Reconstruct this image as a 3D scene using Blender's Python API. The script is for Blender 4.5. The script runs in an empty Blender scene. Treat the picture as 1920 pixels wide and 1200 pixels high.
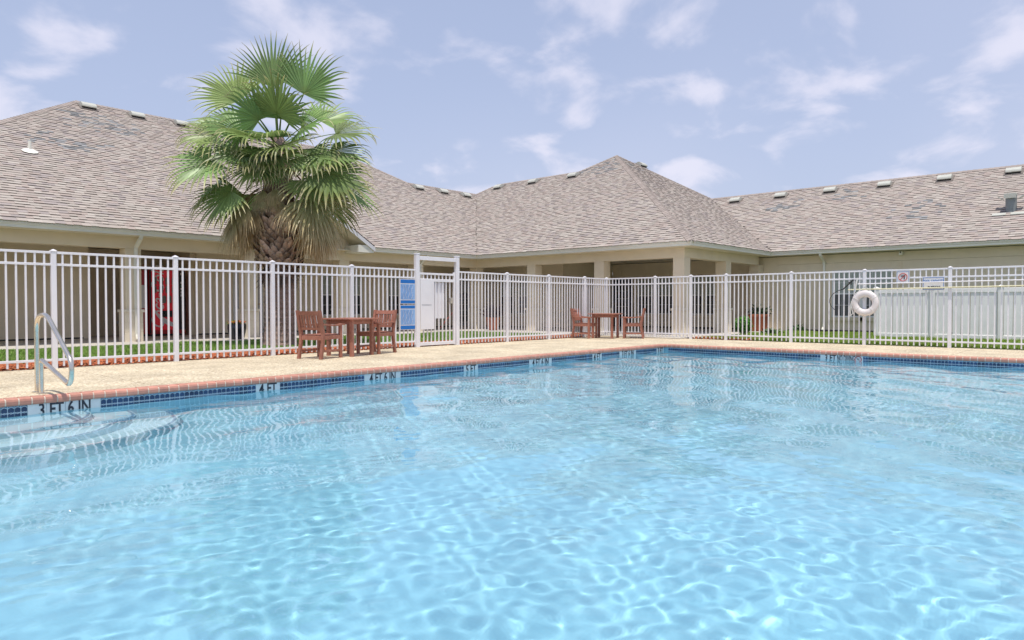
import bpy, bmesh, math, random
import numpy as np
from mathutils import Vector, Matrix

R = math.radians
S = bpy.context.scene
COL = S.collection
rnd = random.Random(7)

# ------------------------------------------------------------------ camera
CAM = bpy.data.cameras.new('camera'); cam = bpy.data.objects.new('camera', CAM); COL.objects.link(cam)
S.camera = cam
CAM.sensor_width = 36.0; CAM.lens = 24.49; CAM.clip_start = 0.05; CAM.clip_end = 3000
cam.location = (0, 0, 0.98)
cam.rotation_euler = (R(90 - 1.2255), R(0.05), R(41.954 - 90))

# ------------------------------------------------------------------ sky, sun, exposure
SUN_DIR = Vector((0.19, 0.20, -1.0)).normalized()        # the way the light travels
SUN_EL = math.asin(-SUN_DIR.z)
W = bpy.data.worlds.new('World'); S.world = W; W.use_nodes = True
wn = W.node_tree; N = wn.nodes; LK = wn.links
for n in list(N): N.remove(n)
def wnode(t, **k):
    n = N.new(t)
    for a, b in k.items(): setattr(n, a, b)
    return n
def wmath(op, a, b=None, c=None, clamp=False):
    n = wnode('ShaderNodeMath', operation=op); n.use_clamp = clamp
    for i, v in enumerate((a, b, c)):
        if v is None: continue
        if isinstance(v, (int, float)): n.inputs[i].default_value = v
        else: LK.new(v, n.inputs[i])
    return n.outputs[0]
sky = wnode('ShaderNodeTexSky', sky_type='NISHITA', sun_disc=False, sun_elevation=SUN_EL,
            sun_rotation=math.atan2(-SUN_DIR.x, -SUN_DIR.y), air_density=1.0, dust_density=0.6, ozone_density=2.0, altitude=50)
tc = wnode('ShaderNodeTexCoord'); sep = wnode('ShaderNodeSeparateXYZ'); LK.new(tc.outputs['Generated'], sep.inputs[0])
zz = wmath('MAXIMUM', sep.outputs[2], 0.0)
# summer haze: the sky pales towards the horizon
hz = wmath('POWER', wmath('SUBTRACT', 1.0, zz, clamp=True), 3.0)
mixh = wnode('ShaderNodeMix', data_type='RGBA'); LK.new(wmath('MULTIPLY_ADD', hz, 0.40, 0.56), mixh.inputs[0])
LK.new(sky.outputs[0], mixh.inputs[6]); mixh.inputs[7].default_value = (2.64, 2.88, 3.85, 1)
# fair weather clouds on a flat layer
den = wmath('ADD', zz, 0.34)
cx = wmath('DIVIDE', sep.outputs[0], den); cy = wmath('DIVIDE', sep.outputs[1], den)
cmb = wnode('ShaderNodeCombineXYZ'); LK.new(cx, cmb.inputs[0]); LK.new(cy, cmb.inputs[1])
def cloud(scale, detail, rough, lo, hi, off):
    mp = wnode('ShaderNodeMapping'); LK.new(cmb.outputs[0], mp.inputs[0]); mp.inputs['Location'].default_value = off
    nz = wnode('ShaderNodeTexNoise'); nz.inputs['Scale'].default_value = scale; nz.inputs['Detail'].default_value = detail
    nz.inputs['Roughness'].default_value = rough; nz.inputs['Distortion'].default_value = 0.25
    LK.new(mp.outputs[0], nz.inputs['Vector'])
    r = wnode('ShaderNodeMapRange', interpolation_type='SMOOTHSTEP'); LK.new(nz.outputs[0], r.inputs[0])
    r.inputs[1].default_value = lo; r.inputs[2].default_value = hi
    return r.outputs[0]
c1 = cloud(4.0, 10, 0.52, 0.49, 0.66, (8.3, 5.2, 0))
c2 = cloud(0.42, 3, 0.5, 0.42, 0.72, (11.0, 2.0, 0))
cm = wmath('MULTIPLY', wmath('ADD', wmath('MULTIPLY', c1, 0.85), wmath('MULTIPLY', c2, 0.30)), 0.68, clamp=True)
mixc = wnode('ShaderNodeMix', data_type='RGBA'); LK.new(cm, mixc.inputs[0])
LK.new(mixh.outputs[2], mixc.inputs[6]); mixc.inputs[7].default_value = (4.9, 4.75, 5.4, 1)
bg = wnode('ShaderNodeBackground'); LK.new(mixc.outputs[2], bg.inputs[0]); bg.inputs[1].default_value = 0.14
wo = wnode('ShaderNodeOutputWorld'); LK.new(bg.outputs[0], wo.inputs[0])

SL = bpy.data.lights.new('sun', 'SUN'); SL.energy = 2.9; SL.angle = R(0.5); SL.color = (1.0, 0.95, 0.87)
SL.cycles.is_caustics_light = True
sun = bpy.data.objects.new('sun', SL); COL.objects.link(sun)
sun.rotation_euler = SUN_DIR.to_track_quat('-Z', 'Y').to_euler(); sun.location = (0, 0, 30)
S.view_settings.view_transform = 'Standard'; S.view_settings.look = 'None'
S.view_settings.exposure = 0.45; S.view_settings.gamma = 1.0; S.view_settings.use_curve_mapping = False
S.render.engine = 'CYCLES'
S.cycles.use_denoising = True
S.cycles.sample_clamp_indirect = 8

# ------------------------------------------------------------------ materials
def pm(name, col, rough=0.6, var=0.0, scale=8.0, bump=0.0, bscale=None, metal=0.0, spec=0.5, orand=0.0, attr=None, var2=0.0, scale2=0.7, col2=None):
    """principled material: base colour, noise variation (fine + broad), object-random variation, noise relief"""
    m = bpy.data.materials.new(name); m.use_nodes = True
    nt = m.node_tree; p = nt.nodes['Principled BSDF']; L = nt.links.new
    p.inputs['Roughness'].default_value = rough; p.inputs['Metallic'].default_value = metal
    p.inputs['Specular IOR Level'].default_value = spec
    def nd(t, **k):
        n = nt.nodes.new(t)
        for a, b in k.items(): setattr(n, a, b)
        return n
    geo = nd('ShaderNodeNewGeometry')
    if attr:
        a = nd('ShaderNodeAttribute'); a.attribute_name = attr; cur = a.outputs[0]
    else:
        c = nd('ShaderNodeRGB'); c.outputs[0].default_value = (*col, 1); cur = c.outputs[0]
    def noise(sc, det=4):
        n = nd('ShaderNodeTexNoise'); n.inputs['Scale'].default_value = sc; n.inputs['Detail'].default_value = det
        L(geo.outputs['Position'], n.inputs['Vector']); return n.outputs[0]
    def scale_by(cur, fac, amt):
        r = nd('ShaderNodeMapRange'); L(fac, r.inputs[0]); r.inputs[1].default_value = 0.2; r.inputs[2].default_value = 0.8
        r.inputs[3].default_value = 1 - amt; r.inputs[4].default_value = 1 + amt
        v = nd('ShaderNodeVectorMath', operation='SCALE'); L(cur, v.inputs[0]); L(r.outputs[0], v.inputs['Scale']); return v.outputs[0]
    if col2 is not None:
        r = nd('ShaderNodeMapRange', interpolation_type='SMOOTHSTEP'); L(noise(scale2), r.inputs[0]); r.inputs[1].default_value = 0.45; r.inputs[2].default_value = 0.65
        mx = nd('ShaderNodeMix', data_type='RGBA'); L(r.outputs[0], mx.inputs[0]); L(cur, mx.inputs[6]); mx.inputs[7].default_value = (*col2, 1); cur = mx.outputs[2]
    if var: cur = scale_by(cur, noise(scale), var)
    if var2: cur = scale_by(cur, noise(scale2, 3), var2)
    if orand:
        oi = nd('ShaderNodeObjectInfo'); r = nd('ShaderNodeMapRange'); L(oi.outputs['Random'], r.inputs[0]); r.inputs[3].default_value = 1 - orand; r.inputs[4].default_value = 1 + orand
        v = nd('ShaderNodeVectorMath', operation='SCALE'); L(cur, v.inputs[0]); L(r.outputs[0], v.inputs['Scale']); cur = v.outputs[0]
    L(cur, p.inputs['Base Color'])
    if bump:
        b = nd('ShaderNodeBump'); b.inputs['Strength'].default_value = 1.0; b.inputs['Distance'].default_value = bump
        L(noise(bscale or scale, 5), b.inputs['Height']); L(b.outputs[0], p.inputs['Normal'])
    return m

M = {}
M['white'] = pm('white_powder_coat', (0.78, 0.76, 0.78), 0.35, 0.03, 3, var2=0.04, scale2=1.5)
M['vinyl'] = pm('white_vinyl', (0.90, 0.885, 0.85), 0.45, 0.05, 4, var2=0.06, scale2=1.2, orand=0.05)
M['stucco'] = pm('beige_stucco', (0.82, 0.70, 0.515), 0.85, 0.05, 3, bump=0.002, bscale=90, var2=0.05, scale2=0.5)
M['stucco2'] = pm('tan_siding', (0.84, 0.72, 0.535), 0.85, 0.05, 3, bump=0.002, bscale=70, var2=0.06, scale2=0.6)
M['pier'] = pm('pier_stone', (0.78, 0.695, 0.55), 0.85, 0.06, 9, bump=0.003, bscale=60)
M['trim'] = pm('cream_gutter_paint', (0.86, 0.83, 0.72), 0.5, 0.04, 2, var2=0.05, scale2=0.6)
M['soffit'] = pm('soffit_paint', (0.80, 0.72, 0.56), 0.8, 0.03, 3)
M['concrete'] = pm('grey_concrete', (0.52, 0.48, 0.42), 0.9, 0.12, 12, bump=0.002, bscale=80, var2=0.10, scale2=0.6)
M['deck'] = pm('exposed_aggregate', (0.56, 0.45, 0.32), 0.9, 0.75, 70, bump=0.006, bscale=70, var2=0.16, scale2=1.1, col2=(0.66, 0.56, 0.42))
M['joint'] = pm('joint_filler', (0.20, 0.16, 0.12), 0.9, 0.1, 20)
M['brick'] = pm('coping_brick', (0.54, 0.245, 0.175), 0.5, 0.14, 22, bump=0.0012, bscale=60, orand=0.12)
M['mortar'] = pm('pale_mortar', (0.62, 0.55, 0.45), 0.9, 0.1, 30, bump=0.002, bscale=60)
M['plaster'] = pm('pool_plaster', (0.30, 0.565, 0.68), 0.7, 0.05, 3, var2=0.07, scale2=0.5)
M['stepplaster'] = pm('step_plaster', (0.52, 0.69, 0.75), 0.7, 0.05, 3)
M['markwhite'] = pm('marker_white', (0.72, 0.76, 0.76), 0.3, 0.05, 9)
M['ink'] = pm('black_lettering', (0.03, 0.035, 0.05), 0.5)
M['nosing'] = pm('dark_blue_nosing', (0.20, 0.34, 0.46), 0.35, 0.3, 20)
M['chair'] = pm('red_brown_timber', (0.31, 0.122, 0.080), 0.55, 0.22, 24, bump=0.001, bscale=50, orand=0.16, col2=(0.36, 0.15, 0.105), scale2=5)
M['steel'] = pm('stainless_steel', (0.78, 0.70, 0.59), 0.24, 0.12, 7, metal=1.0)
M['dirt'] = pm('soil', (0.12, 0.085, 0.055), 0.95, 0.25, 6, bump=0.01, bscale=12)
M['mulchbase'] = pm('mulch_base', (0.30, 0.075, 0.035), 0.95, 0.35, 18, bump=0.01, bscale=25)
M['mulch'] = pm('red_mulch', (0.5, 0.12, 0.05), 0.9, attr='tint')
M['ground'] = pm('far_ground', (0.10, 0.13, 0.05), 0.95, 0.25, 0.3)
M['lawn'] = pm('lawn_soil', (0.055, 0.095, 0.022), 0.95, 0.25, 9)
M['white'].node_tree.nodes['Principled BSDF'].inputs['Roughness'].default_value = 0.4
M['leaf'] = pm('leaf', (0, 0, 0), 0.5, attr='tint')
M['glassdark'] = pm('window_glass', (0.025, 0.03, 0.035), 0.06, spec=0.6)
M['glassgrey'] = pm('window_screen', (0.105, 0.11, 0.11), 0.2)
M['blind'] = pm('window_blind', (0.36, 0.40, 0.34), 0.3, spec=0.7)
M['frame'] = pm('window_frame', (0.80, 0.79, 0.76), 0.5, 0.03, 3)
M['navy'] = pm('navy_door', (0.008, 0.014, 0.045), 0.4)
M['greydoor'] = pm('grey_door', (0.47, 0.46, 0.45), 0.5, 0.04, 2)
M['red'] = pm('vending_red', (0.42, 0.008, 0.014), 0.3, 0.05, 2)
M['redlit'] = pm('backlit_red', (0.50, 0.010, 0.020), 0.3, 0.05, 2)
M['redlit'].node_tree.nodes['Principled BSDF'].inputs['Emission Color'].default_value = (0.6, 0.012, 0.03, 1)
M['redlit'].node_tree.nodes['Principled BSDF'].inputs['Emission Strength'].default_value = 0.16
M['black'] = pm('black_plastic', (0.012, 0.012, 0.013), 0.5)
M['paint_white'] = pm('print_white', (0.75, 0.72, 0.70), 0.4)
M['bottle'] = pm('bottle_print', (0.20, 0.16, 0.14), 0.4, 0.5, 30)
M['green'] = pm('green_label', (0.06, 0.22, 0.10), 0.4)
M['shingle'] = pm('asphalt_shingle', (0, 0, 0), 0.95, 0.10, 30, attr='tint', spec=0.2)
M['roofbase'] = pm('roof_felt', (0.19, 0.165, 0.15), 0.95, 0.15, 6, spec=0.2)
M['ventmetal'] = pm('vent_metal', (0.50, 0.50, 0.44), 0.45, 0.1, 5)
M['pipe'] = pm('grey_flue', (0.24, 0.26, 0.26), 0.5, 0.1, 8, metal=0.3)
M['signblue'] = pm('sign_blue', (0.008, 0.15, 0.50), 0.3)
M['signpale'] = pm('sign_pale_blue', (0.27, 0.44, 0.72), 0.25, 0.16, 9)
M['signline'] = pm('sign_print', (0.07, 0.20, 0.50), 0.3)
M['signred'] = pm('sign_red', (0.55, 0.07, 0.06), 0.4)
M['buoy'] = pm('ring_buoy', (0.74, 0.68, 0.66), 0.55, 0.05, 6)
M['rope'] = pm('rope', (0.72, 0.70, 0.66), 0.8)
M['yellow'] = pm('yellowed_pole', (0.74, 0.69, 0.46), 0.4, 0.1, 4)
M['terracotta'] = pm('terracotta', (0.42, 0.13, 0.06), 0.8, 0.12, 9)
M['darkpot'] = pm('dark_glazed_pot', (0.018, 0.02, 0.028), 0.25, 0.1, 5)
M['trunk'] = pm('palm_trunk', (0.30, 0.21, 0.165), 0.95, 0.5, 40, bump=0.02, bscale=30, var2=0.2, scale2=3)
M['boot'] = pm('leaf_base_husk', (0.43, 0.31, 0.225), 0.9, 0.35, 16, bump=0.004, bscale=40, orand=0.45)
M['brass'] = pm('brass', (0.6, 0.42, 0.16), 0.25, metal=1.0)
M['rubber'] = pm('rubber', (0.03, 0.03, 0.03), 0.7)

def deck_material():
    m = bpy.data.materials.new('exposed_pebbles'); m.use_nodes = True; nt = m.node_tree; p = nt.nodes['Principled BSDF']; L = nt.links.new
    p.inputs['Roughness'].default_value = 0.85
    g = nt.nodes.new('ShaderNodeNewGeometry')
    def vor(sc):
        v = nt.nodes.new('ShaderNodeTexVoronoi'); v.inputs['Scale'].default_value = sc; L(g.outputs['Position'], v.inputs['Vector']); return v
    v = vor(54); s = nt.nodes.new('ShaderNodeSeparateColor'); L(v.outputs['Color'], s.inputs[0])
    r = nt.nodes.new('ShaderNodeValToRGB'); L(s.outputs[0], r.inputs[0]); e = r.color_ramp.elements
    e[0].position = 0; e[0].color = (.32,.235,.165,1); e[1].position = 1; e[1].color = (.86,.78,.63,1)
    for q, c in ((.14,(.45,.355,.235,1)),(.38,(.54,.45,.305,1)),(.66,(.61,.52,.36,1)),(.88,(.69,.60,.43,1))): x = r.color_ramp.elements.new(q); x.color = c
    n = nt.nodes.new('ShaderNodeTexNoise'); n.inputs['Scale'].default_value = 1.3; n.inputs['Detail'].default_value = 5; L(g.outputs['Position'], n.inputs['Vector'])
    mr = nt.nodes.new('ShaderNodeMapRange'); L(n.outputs[0], mr.inputs[0]); mr.inputs[1].default_value = .3; mr.inputs[2].default_value = .7; mr.inputs[3].default_value = .80; mr.inputs[4].default_value = 1.16
    sc = nt.nodes.new('ShaderNodeVectorMath'); sc.operation = 'SCALE'; L(r.outputs[0], sc.inputs[0]); L(mr.outputs[0], sc.inputs['Scale']); L(sc.outputs[0], p.inputs['Base Color'])
    b = nt.nodes.new('ShaderNodeBump'); b.invert = True; b.inputs['Distance'].default_value = .006; L(v.outputs['Distance'], b.inputs['Height']); L(b.outputs[0], p.inputs['Normal']); return m
M['deck'] = deck_material()
def frond_material():
    m = bpy.data.materials.new('palm_leaf'); m.use_nodes = True; nt = m.node_tree; p = nt.nodes['Principled BSDF']; L = nt.links.new
    p.inputs['Roughness'].default_value = 0.42
    a = nt.nodes.new('ShaderNodeAttribute'); a.attribute_name = 'tint'; L(a.outputs[0], p.inputs['Base Color'])
    t = nt.nodes.new('ShaderNodeBsdfTranslucent'); L(a.outputs[0], t.inputs[0]); mx = nt.nodes.new('ShaderNodeMixShader'); mx.inputs[0].default_value = 0.3
    L(p.outputs[0], mx.inputs[1]); L(t.outputs[0], mx.inputs[2]); L(mx.outputs[0], nt.nodes['Material Output'].inputs[0]); return m
M['frond'] = frond_material()

def tile_material():
    m = bpy.data.materials.new('blue_waterline_tile'); m.use_nodes = True
    nt = m.node_tree; p = nt.nodes['Principled BSDF']; L = nt.links.new; p.inputs['Roughness'].default_value = 0.2
    def nd(t, **k):
        n = nt.nodes.new(t)
        for a, b in k.items(): setattr(n, a, b)
        return n
    def mt(op, a, b=None, c=None):
        n = nd('ShaderNodeMath', operation=op)
        for i, v in enumerate((a, b, c)):
            if v is None: continue
            if isinstance(v, (int, float)): n.inputs[i].default_value = v
            else: L(v, n.inputs[i])
        return n.outputs[0]
    t = nd('ShaderNodeTexCoord'); s = nd('ShaderNodeSeparateXYZ'); L(t.outputs['Object'], s.inputs[0])
    u = mt('ABSOLUTE', mt('SUBTRACT', mt('FRACT', mt('DIVIDE', s.outputs[0], 0.059)), 0.5))     # 0 centre .. .5 edge
    z = s.outputs[2]
    arch = mt('MULTIPLY_ADD', mt('MULTIPLY', u, u), -0.075, -0.012)
    d1 = mt('ABSOLUTE', mt('SUBTRACT', z, arch)); line1 = mt('LESS_THAN', d1, 0.0028)
    above = mt('GREATER_THAN', z, arch)
    wav = mt('MULTIPLY_ADD', u, 0.035, -0.083)
    line2 = mt('LESS_THAN', mt('ABSOLUTE', mt('SUBTRACT', z, wav)), 0.003)
    wav3 = mt('MULTIPLY_ADD', u, -0.03, -0.068)
    line3 = mt('LESS_THAN', mt('ABSOLUTE', mt('SUBTRACT', z, wav3)), 0.0025)
    joint = mt('GREATER_THAN', u, 0.46)
    white = mt('MAXIMUM', mt('MAXIMUM', line1, line2), mt('MAXIMUM', line3, joint))
    oi = nd('ShaderNodeObjectInfo')
    mx = nd('ShaderNodeMix', data_type='RGBA'); L(above, mx.inputs[0]); mx.inputs[6].default_value = (0.016, 0.05, 0.125, 1); mx.inputs[7].default_value = (0.12, 0.27, 0.40, 1)
    rr = nd('ShaderNodeMapRange'); L(oi.outputs['Random'], rr.inputs[0]); rr.inputs[3].default_value = 0.7; rr.inputs[4].default_value = 1.5
    sc = nd('ShaderNodeVectorMath', operation='SCALE'); L(mx.outputs[2], sc.inputs[0]); L(rr.outputs[0], sc.inputs['Scale'])
    m2 = nd('ShaderNodeMix', data_type='RGBA'); L(white, m2.inputs[0]); L(sc.outputs[0], m2.inputs[6]); m2.inputs[7].default_value = (0.52, 0.66, 0.74, 1)
    L(m2.outputs[2], p.inputs['Base Color']); return m
M['tile'] = tile_material()

def water_material():
    m = bpy.data.materials.new('clear_pool_water'); m.use_nodes = True
    nt = m.node_tree; nt.nodes.remove(nt.nodes['Principled BSDF'])
    g = nt.nodes.new('ShaderNodeBsdfGlass'); g.inputs['IOR'].default_value = 1.333; g.inputs['Roughness'].default_value = 0.0
    g.inputs['Color'].default_value = (0.97, 1.0, 1.0, 1)
    nt.links.new(g.outputs[0], nt.nodes['Material Output'].inputs[0]); return m
M['water'] = water_material()

# ------------------------------------------------------------------ mesh helpers
LOC = {}
class B:
    """collects shapes, then links them as one mesh object"""
    def __init__(s): s.v = []; s.f = []; s.t = []; s.sm = False
    def add(s, vs, fs, tint=None):
        o = len(s.v); s.v += [tuple(v) for v in vs]; s.f += [tuple(i + o for i in f) for f in fs]
        if tint is not None: s.t += [(*tint, 1.0)] * len(vs)
        return s
    def box(s, x0, x1, y0, y1, z0, z1, tint=None):
        return s.add([(x0,y0,z0),(x1,y0,z0),(x1,y1,z0),(x0,y1,z0),(x0,y0,z1),(x1,y0,z1),(x1,y1,z1),(x0,y1,z1)],
              [(0,3,2,1),(4,5,6,7),(0,1,5,4),(1,2,6,5),(2,3,7,6),(3,0,4,7)], tint)
    def cbox(s, x0, x1, y0, y1, z0, z1, c=0.004):
        """box with chamfered vertical and top edges"""
        pts = [(x0+c,y0),(x1-c,y0),(x1,y0+c),(x1,y1-c),(x1-c,y1),(x0+c,y1),(x0,y1-c),(x0,y0+c)]
        mx, my = (x0+x1)/2, (y0+y1)/2
        kx, ky = 1 - 2*c/(x1-x0), 1 - 2*c/(y1-y0)
        vs = [(x,y,z0) for x,y in pts] + [(x,y,z1-c) for x,y in pts] + [(mx+(x-mx)*kx, my+(y-my)*ky, z1) for x,y in pts]
        fs = [tuple(range(7,-1,-1)), tuple(range(16,24))]
        for r in (0,8):
            for i in range(8): j=(i+1)%8; fs.append((r+i,r+j,r+8+j,r+8+i))
        return s.add(vs, fs)
    def prism(s, prof, a, b, ax):
        """closed 2-D profile extruded along axis ax from a to b (profile coords = the other two axes in order)"""
        n = len(prof)
        def P(t, q):
            l = list(q); l.insert(ax, t); return tuple(l)
        vs = [P(a, q) for q in prof] + [P(b, q) for q in prof]
        fs = [tuple(range(n-1,-1,-1)), tuple(range(n, 2*n))] + [(i,(i+1)%n,n+(i+1)%n,n+i) for i in range(n)]
        return s.add(vs, fs)
    def bar(s, p, q, w, h, up=(0,0,1)):
        """square bar from p to q: w across, h along up"""
        p, q = Vector(p), Vector(q); d = (q-p).normalized(); u = Vector(up); sd = d.cross(u)
        if sd.length < 1e-5: sd = d.cross(Vector((1,0,0)))
        sd.normalize(); u = sd.cross(d).normalized()
        vs = [tuple(c + sd*(w/2*a) + u*(h/2*b)) for c in (p,q) for a,b in ((-1,-1),(1,-1),(1,1),(-1,1))]
        return s.add(vs, [(0,3,2,1),(4,5,6,7),(0,1,5,4),(1,2,6,5),(2,3,7,6),(3,0,4,7)])
    def tube(s, pts, r, n=8, cap=True, closed=False):
        pts = [Vector(p) for p in pts]; k = len(pts)
        rs = r if isinstance(r, (list, tuple)) else [r]*k
        vs = []; fs = []; prev = None
        for i, p in enumerate(pts):
            if closed: d = pts[(i+1)%k] - pts[i-1]
            else: d = pts[min(i+1,k-1)] - pts[max(i-1,0)]
            d.normalize()
            if prev is None:
                a = d.cross(Vector((0,0,1)))
                if a.length < 1e-3: a = d.cross(Vector((1,0,0)))
            else: a = prev - d*prev.dot(d)
            a.normalize(); prev = a; b = d.cross(a)
            for j in range(n):
                t = 2*math.pi*j/n; vs.append(tuple(p + a*(rs[i]*math.cos(t)) + b*(rs[i]*math.sin(t))))
        for i in range(k if closed else k-1):
            for j in range(n):
                i2 = (i+1)%k; fs.append((i*n+j, i*n+(j+1)%n, i2*n+(j+1)%n, i2*n+j))
        if cap and not closed: fs += [tuple(range(n-1,-1,-1)), tuple((k-1)*n+j for j in range(n))]
        s.sm = True
        return s.add(vs, fs)
    def lathe(s, prof, n=20, c=(0,0), cap=True):
        vs = []; fs = []
        for r, z in prof:
            for j in range(n): t = 2*math.pi*j/n; vs.append((c[0]+r*math.cos(t), c[1]+r*math.sin(t), z))
        for i in range(len(prof)-1):
            for j in range(n): fs.append((i*n+j, i*n+(j+1)%n, (i+1)*n+(j+1)%n, (i+1)*n+j))
        if cap: fs += [tuple(range(n-1,-1,-1)), tuple((len(prof)-1)*n+j for j in range(n))]
        s.sm = True
        return s.add(vs, fs)
    def quad(s, *p, tint=None): return s.add(p, [tuple(range(len(p)))], tint)
    def mesh(s, name, off=(0,0,0)):
        me = bpy.data.meshes.new(name)
        o = Vector(off)
        me.from_pydata([tuple(Vector(v) - o) for v in s.v] if off != (0,0,0) else s.v, [], s.f)
        if s.t:
            a = me.color_attributes.new('tint', 'FLOAT_COLOR', 'POINT'); a.data.foreach_set('color', np.array(s.t, 'f').ravel())
        if s.sm:
            me.polygons.foreach_set('use_smooth', [True]*len(me.polygons)); me.set_sharp_from_angle(angle=R(40))
        return me
    def obj(s, name, mat, parent=None, loc=None, **props):
        """link as an object; vertices are given in world space unless the parent sits at the origin"""
        org = LOC.get(parent.name, (0,0,0)) if parent else (loc or (0,0,0))
        me = s.mesh(name, org); me.materials.append(M[mat] if isinstance(mat, str) else mat)
        return link(name, me, parent, (0,0,0) if parent else org, **props)
def link(name, me, parent=None, loc=(0,0,0), **props):
    o = bpy.data.objects.new(name, me); COL.objects.link(o); o.location = loc
    if parent:
        o.parent = parent; p = LOC.get(parent.name, (0,0,0)); LOC[o.name] = tuple(p[i]+loc[i] for i in range(3))
    else: LOC[o.name] = tuple(loc)
    for k, v in props.items(): o[k] = v
    return o
def thing(name, label, cat, loc=(0,0,0), group=None):
    o = bpy.data.objects.new(name, None); COL.objects.link(o); o.empty_display_size = 0.2
    o.location = loc; LOC[o.name] = tuple(loc); o['label'] = label; o['category'] = cat
    if group: o['group'] = group
    return o
def tag(o, label, cat, group=None):
    o['label'] = label; o['category'] = cat
    if group: o['group'] = group
    return o
def inst(name, me, parent, loc, rz=0, **props):
    """an object sharing mesh data; loc in world space"""
    p = LOC.get(parent.name, (0,0,0)) if parent else (0,0,0)
    o = bpy.data.objects.new(name, me); COL.objects.link(o); o.location = tuple(loc[i]-p[i] for i in range(3)); o.rotation_euler[2] = rz
    if parent: o.parent = parent
    for k, v in props.items(): o[k] = v
    return o
def copy_tree(o, parent=None):
    c = o.copy(); COL.objects.link(c)
    if parent: c.parent = parent
    for ch in list(o.children): copy_tree(ch, c)
    return c
def text_mesh(txt, size, depth=0.002, shear=0.0, sx=1.0, bold=0.0):
    cu = bpy.data.curves.new('lettering', 'FONT'); cu.body = txt; cu.size = size; cu.extrude = depth; cu.align_x = 'CENTER'; cu.align_y = 'CENTER'
    cu.shear = shear; cu.offset = bold; cu.resolution_u = 4
    o = bpy.data.objects.new('lettering', cu); COL.objects.link(o); bpy.context.view_layer.update()
    me = bpy.data.meshes.new_from_object(o.evaluated_get(bpy.context.evaluated_depsgraph_get()))
    bpy.data.objects.remove(o); bpy.data.curves.remove(cu)
    if sx != 1.0: me.transform(Matrix.Scale(sx, 4, (1,0,0)))
    return me
def put_text(me, mat, parent, pos, facing, name='lettering', roll=0.0):
    """flat lettering standing upright; facing: '-y' or '-x'"""
    rot = Matrix.Rotation(R(90), 4, 'X')
    if roll: rot = rot @ Matrix.Rotation(roll, 4, 'Z')
    if facing == '-x': rot = Matrix.Rotation(R(-90), 4, 'Z') @ rot
    me.transform(rot); me.materials.clear(); me.materials.append(M[mat])
    p = LOC.get(parent.name, (0,0,0))
    return link(name, me, parent, tuple(pos[i]-p[i] for i in range(3)))
def sweep(bm, prof, path, closed_prof=True):
    """profile (inward offset, z) swept along a plan path with mitred corners; inward = left of travel"""
    pts = [Vector((x, y)) for x, y in path]; k = len(pts); dirs = [(pts[i+1]-pts[i]).normalized() for i in range(k-1)]
    nr = [Vector((-d.y, d.x)) for d in dirs]; ms = []
    for i in range(k):
        if i == 0: ms.append(nr[0])
        elif i == k-1: ms.append(nr[-1])
        else:
            a, b = nr[i-1], nr[i]; s_ = a + b; ms.append(s_ / (1 + a.dot(b)))
    n = len(prof); vs = [(pts[i].x + ms[i].x*o, pts[i].y + ms[i].y*o, z) for i in range(k) for o, z in prof]
    fs = []
    for i in range(k-1):
        for j in range(n if closed_prof else n-1):
            j2 = (j+1) % n; fs.append((i*n+j, (i+1)*n+j, (i+1)*n+j2, i*n+j2))
    if closed_prof: fs += [tuple(range(n)), tuple((k-1)*n+j for j in range(n-1,-1,-1))]
    bm.add(vs, fs); return bm
# ------------------------------------------------------------------ ground, pool, deck
PX0, PX1, PY0, PY1 = -2.6, 15.55, -3.2, 8.84        # pool shell inside faces
WL = -0.18                                          # water level
def ring(name, outer, inner, z, mat, kind='structure'):
    (a,b,c,d), (e,f,g,h) = outer, inner
    bm = B()
    for q in (((a,b),(c,b),(c,f),(a,f)), ((a,h),(c,h),(c,d),(a,d)), ((a,f),(e,f),(e,h),(a,h)), ((g,f),(c,f),(c,h),(g,h))):
        bm.quad(*[(x,y,z) for x,y in q])
    return bm.obj(name, mat, kind=kind)
ring('ground', (-1500,-1500,1500,1500), (-4,-4.5,18.6,12.9), -0.06, 'ground')
# pool shell: floor that slopes to a deep middle, walls
bm = B()
xs = [PX0, 2.0, 8.5, 12.0, PX1]; zs = [-1.25, -1.32, -1.62, -1.3, -1.05]
for i in range(4):
    bm.quad((xs[i],PY0,zs[i]),(xs[i+1],PY0,zs[i+1]),(xs[i+1],PY1,zs[i+1]),(xs[i],PY1,zs[i]))
    for y, fl in ((PY1,False),(PY0,True)):
        q = [(xs[i],y,zs[i]),(xs[i+1],y,zs[i+1]),(xs[i+1],y,-0.05),(xs[i],y,-0.05)]
        bm.quad(*(q if not fl else q[::-1]))
bm.quad((PX1,PY1,zs[4]),(PX1,PY0,zs[4]),(PX1,PY0,-0.05),(PX1,PY1,-0.05))
bm.quad((PX0,PY0,zs[0]),(PX0,PY1,zs[0]),(PX0,PY1,-0.05),(PX0,PY0,-0.05))
shell = bm.obj('pool_shell', 'plaster', kind='structure')
shell.cycles.is_caustics_receiver = True
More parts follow.
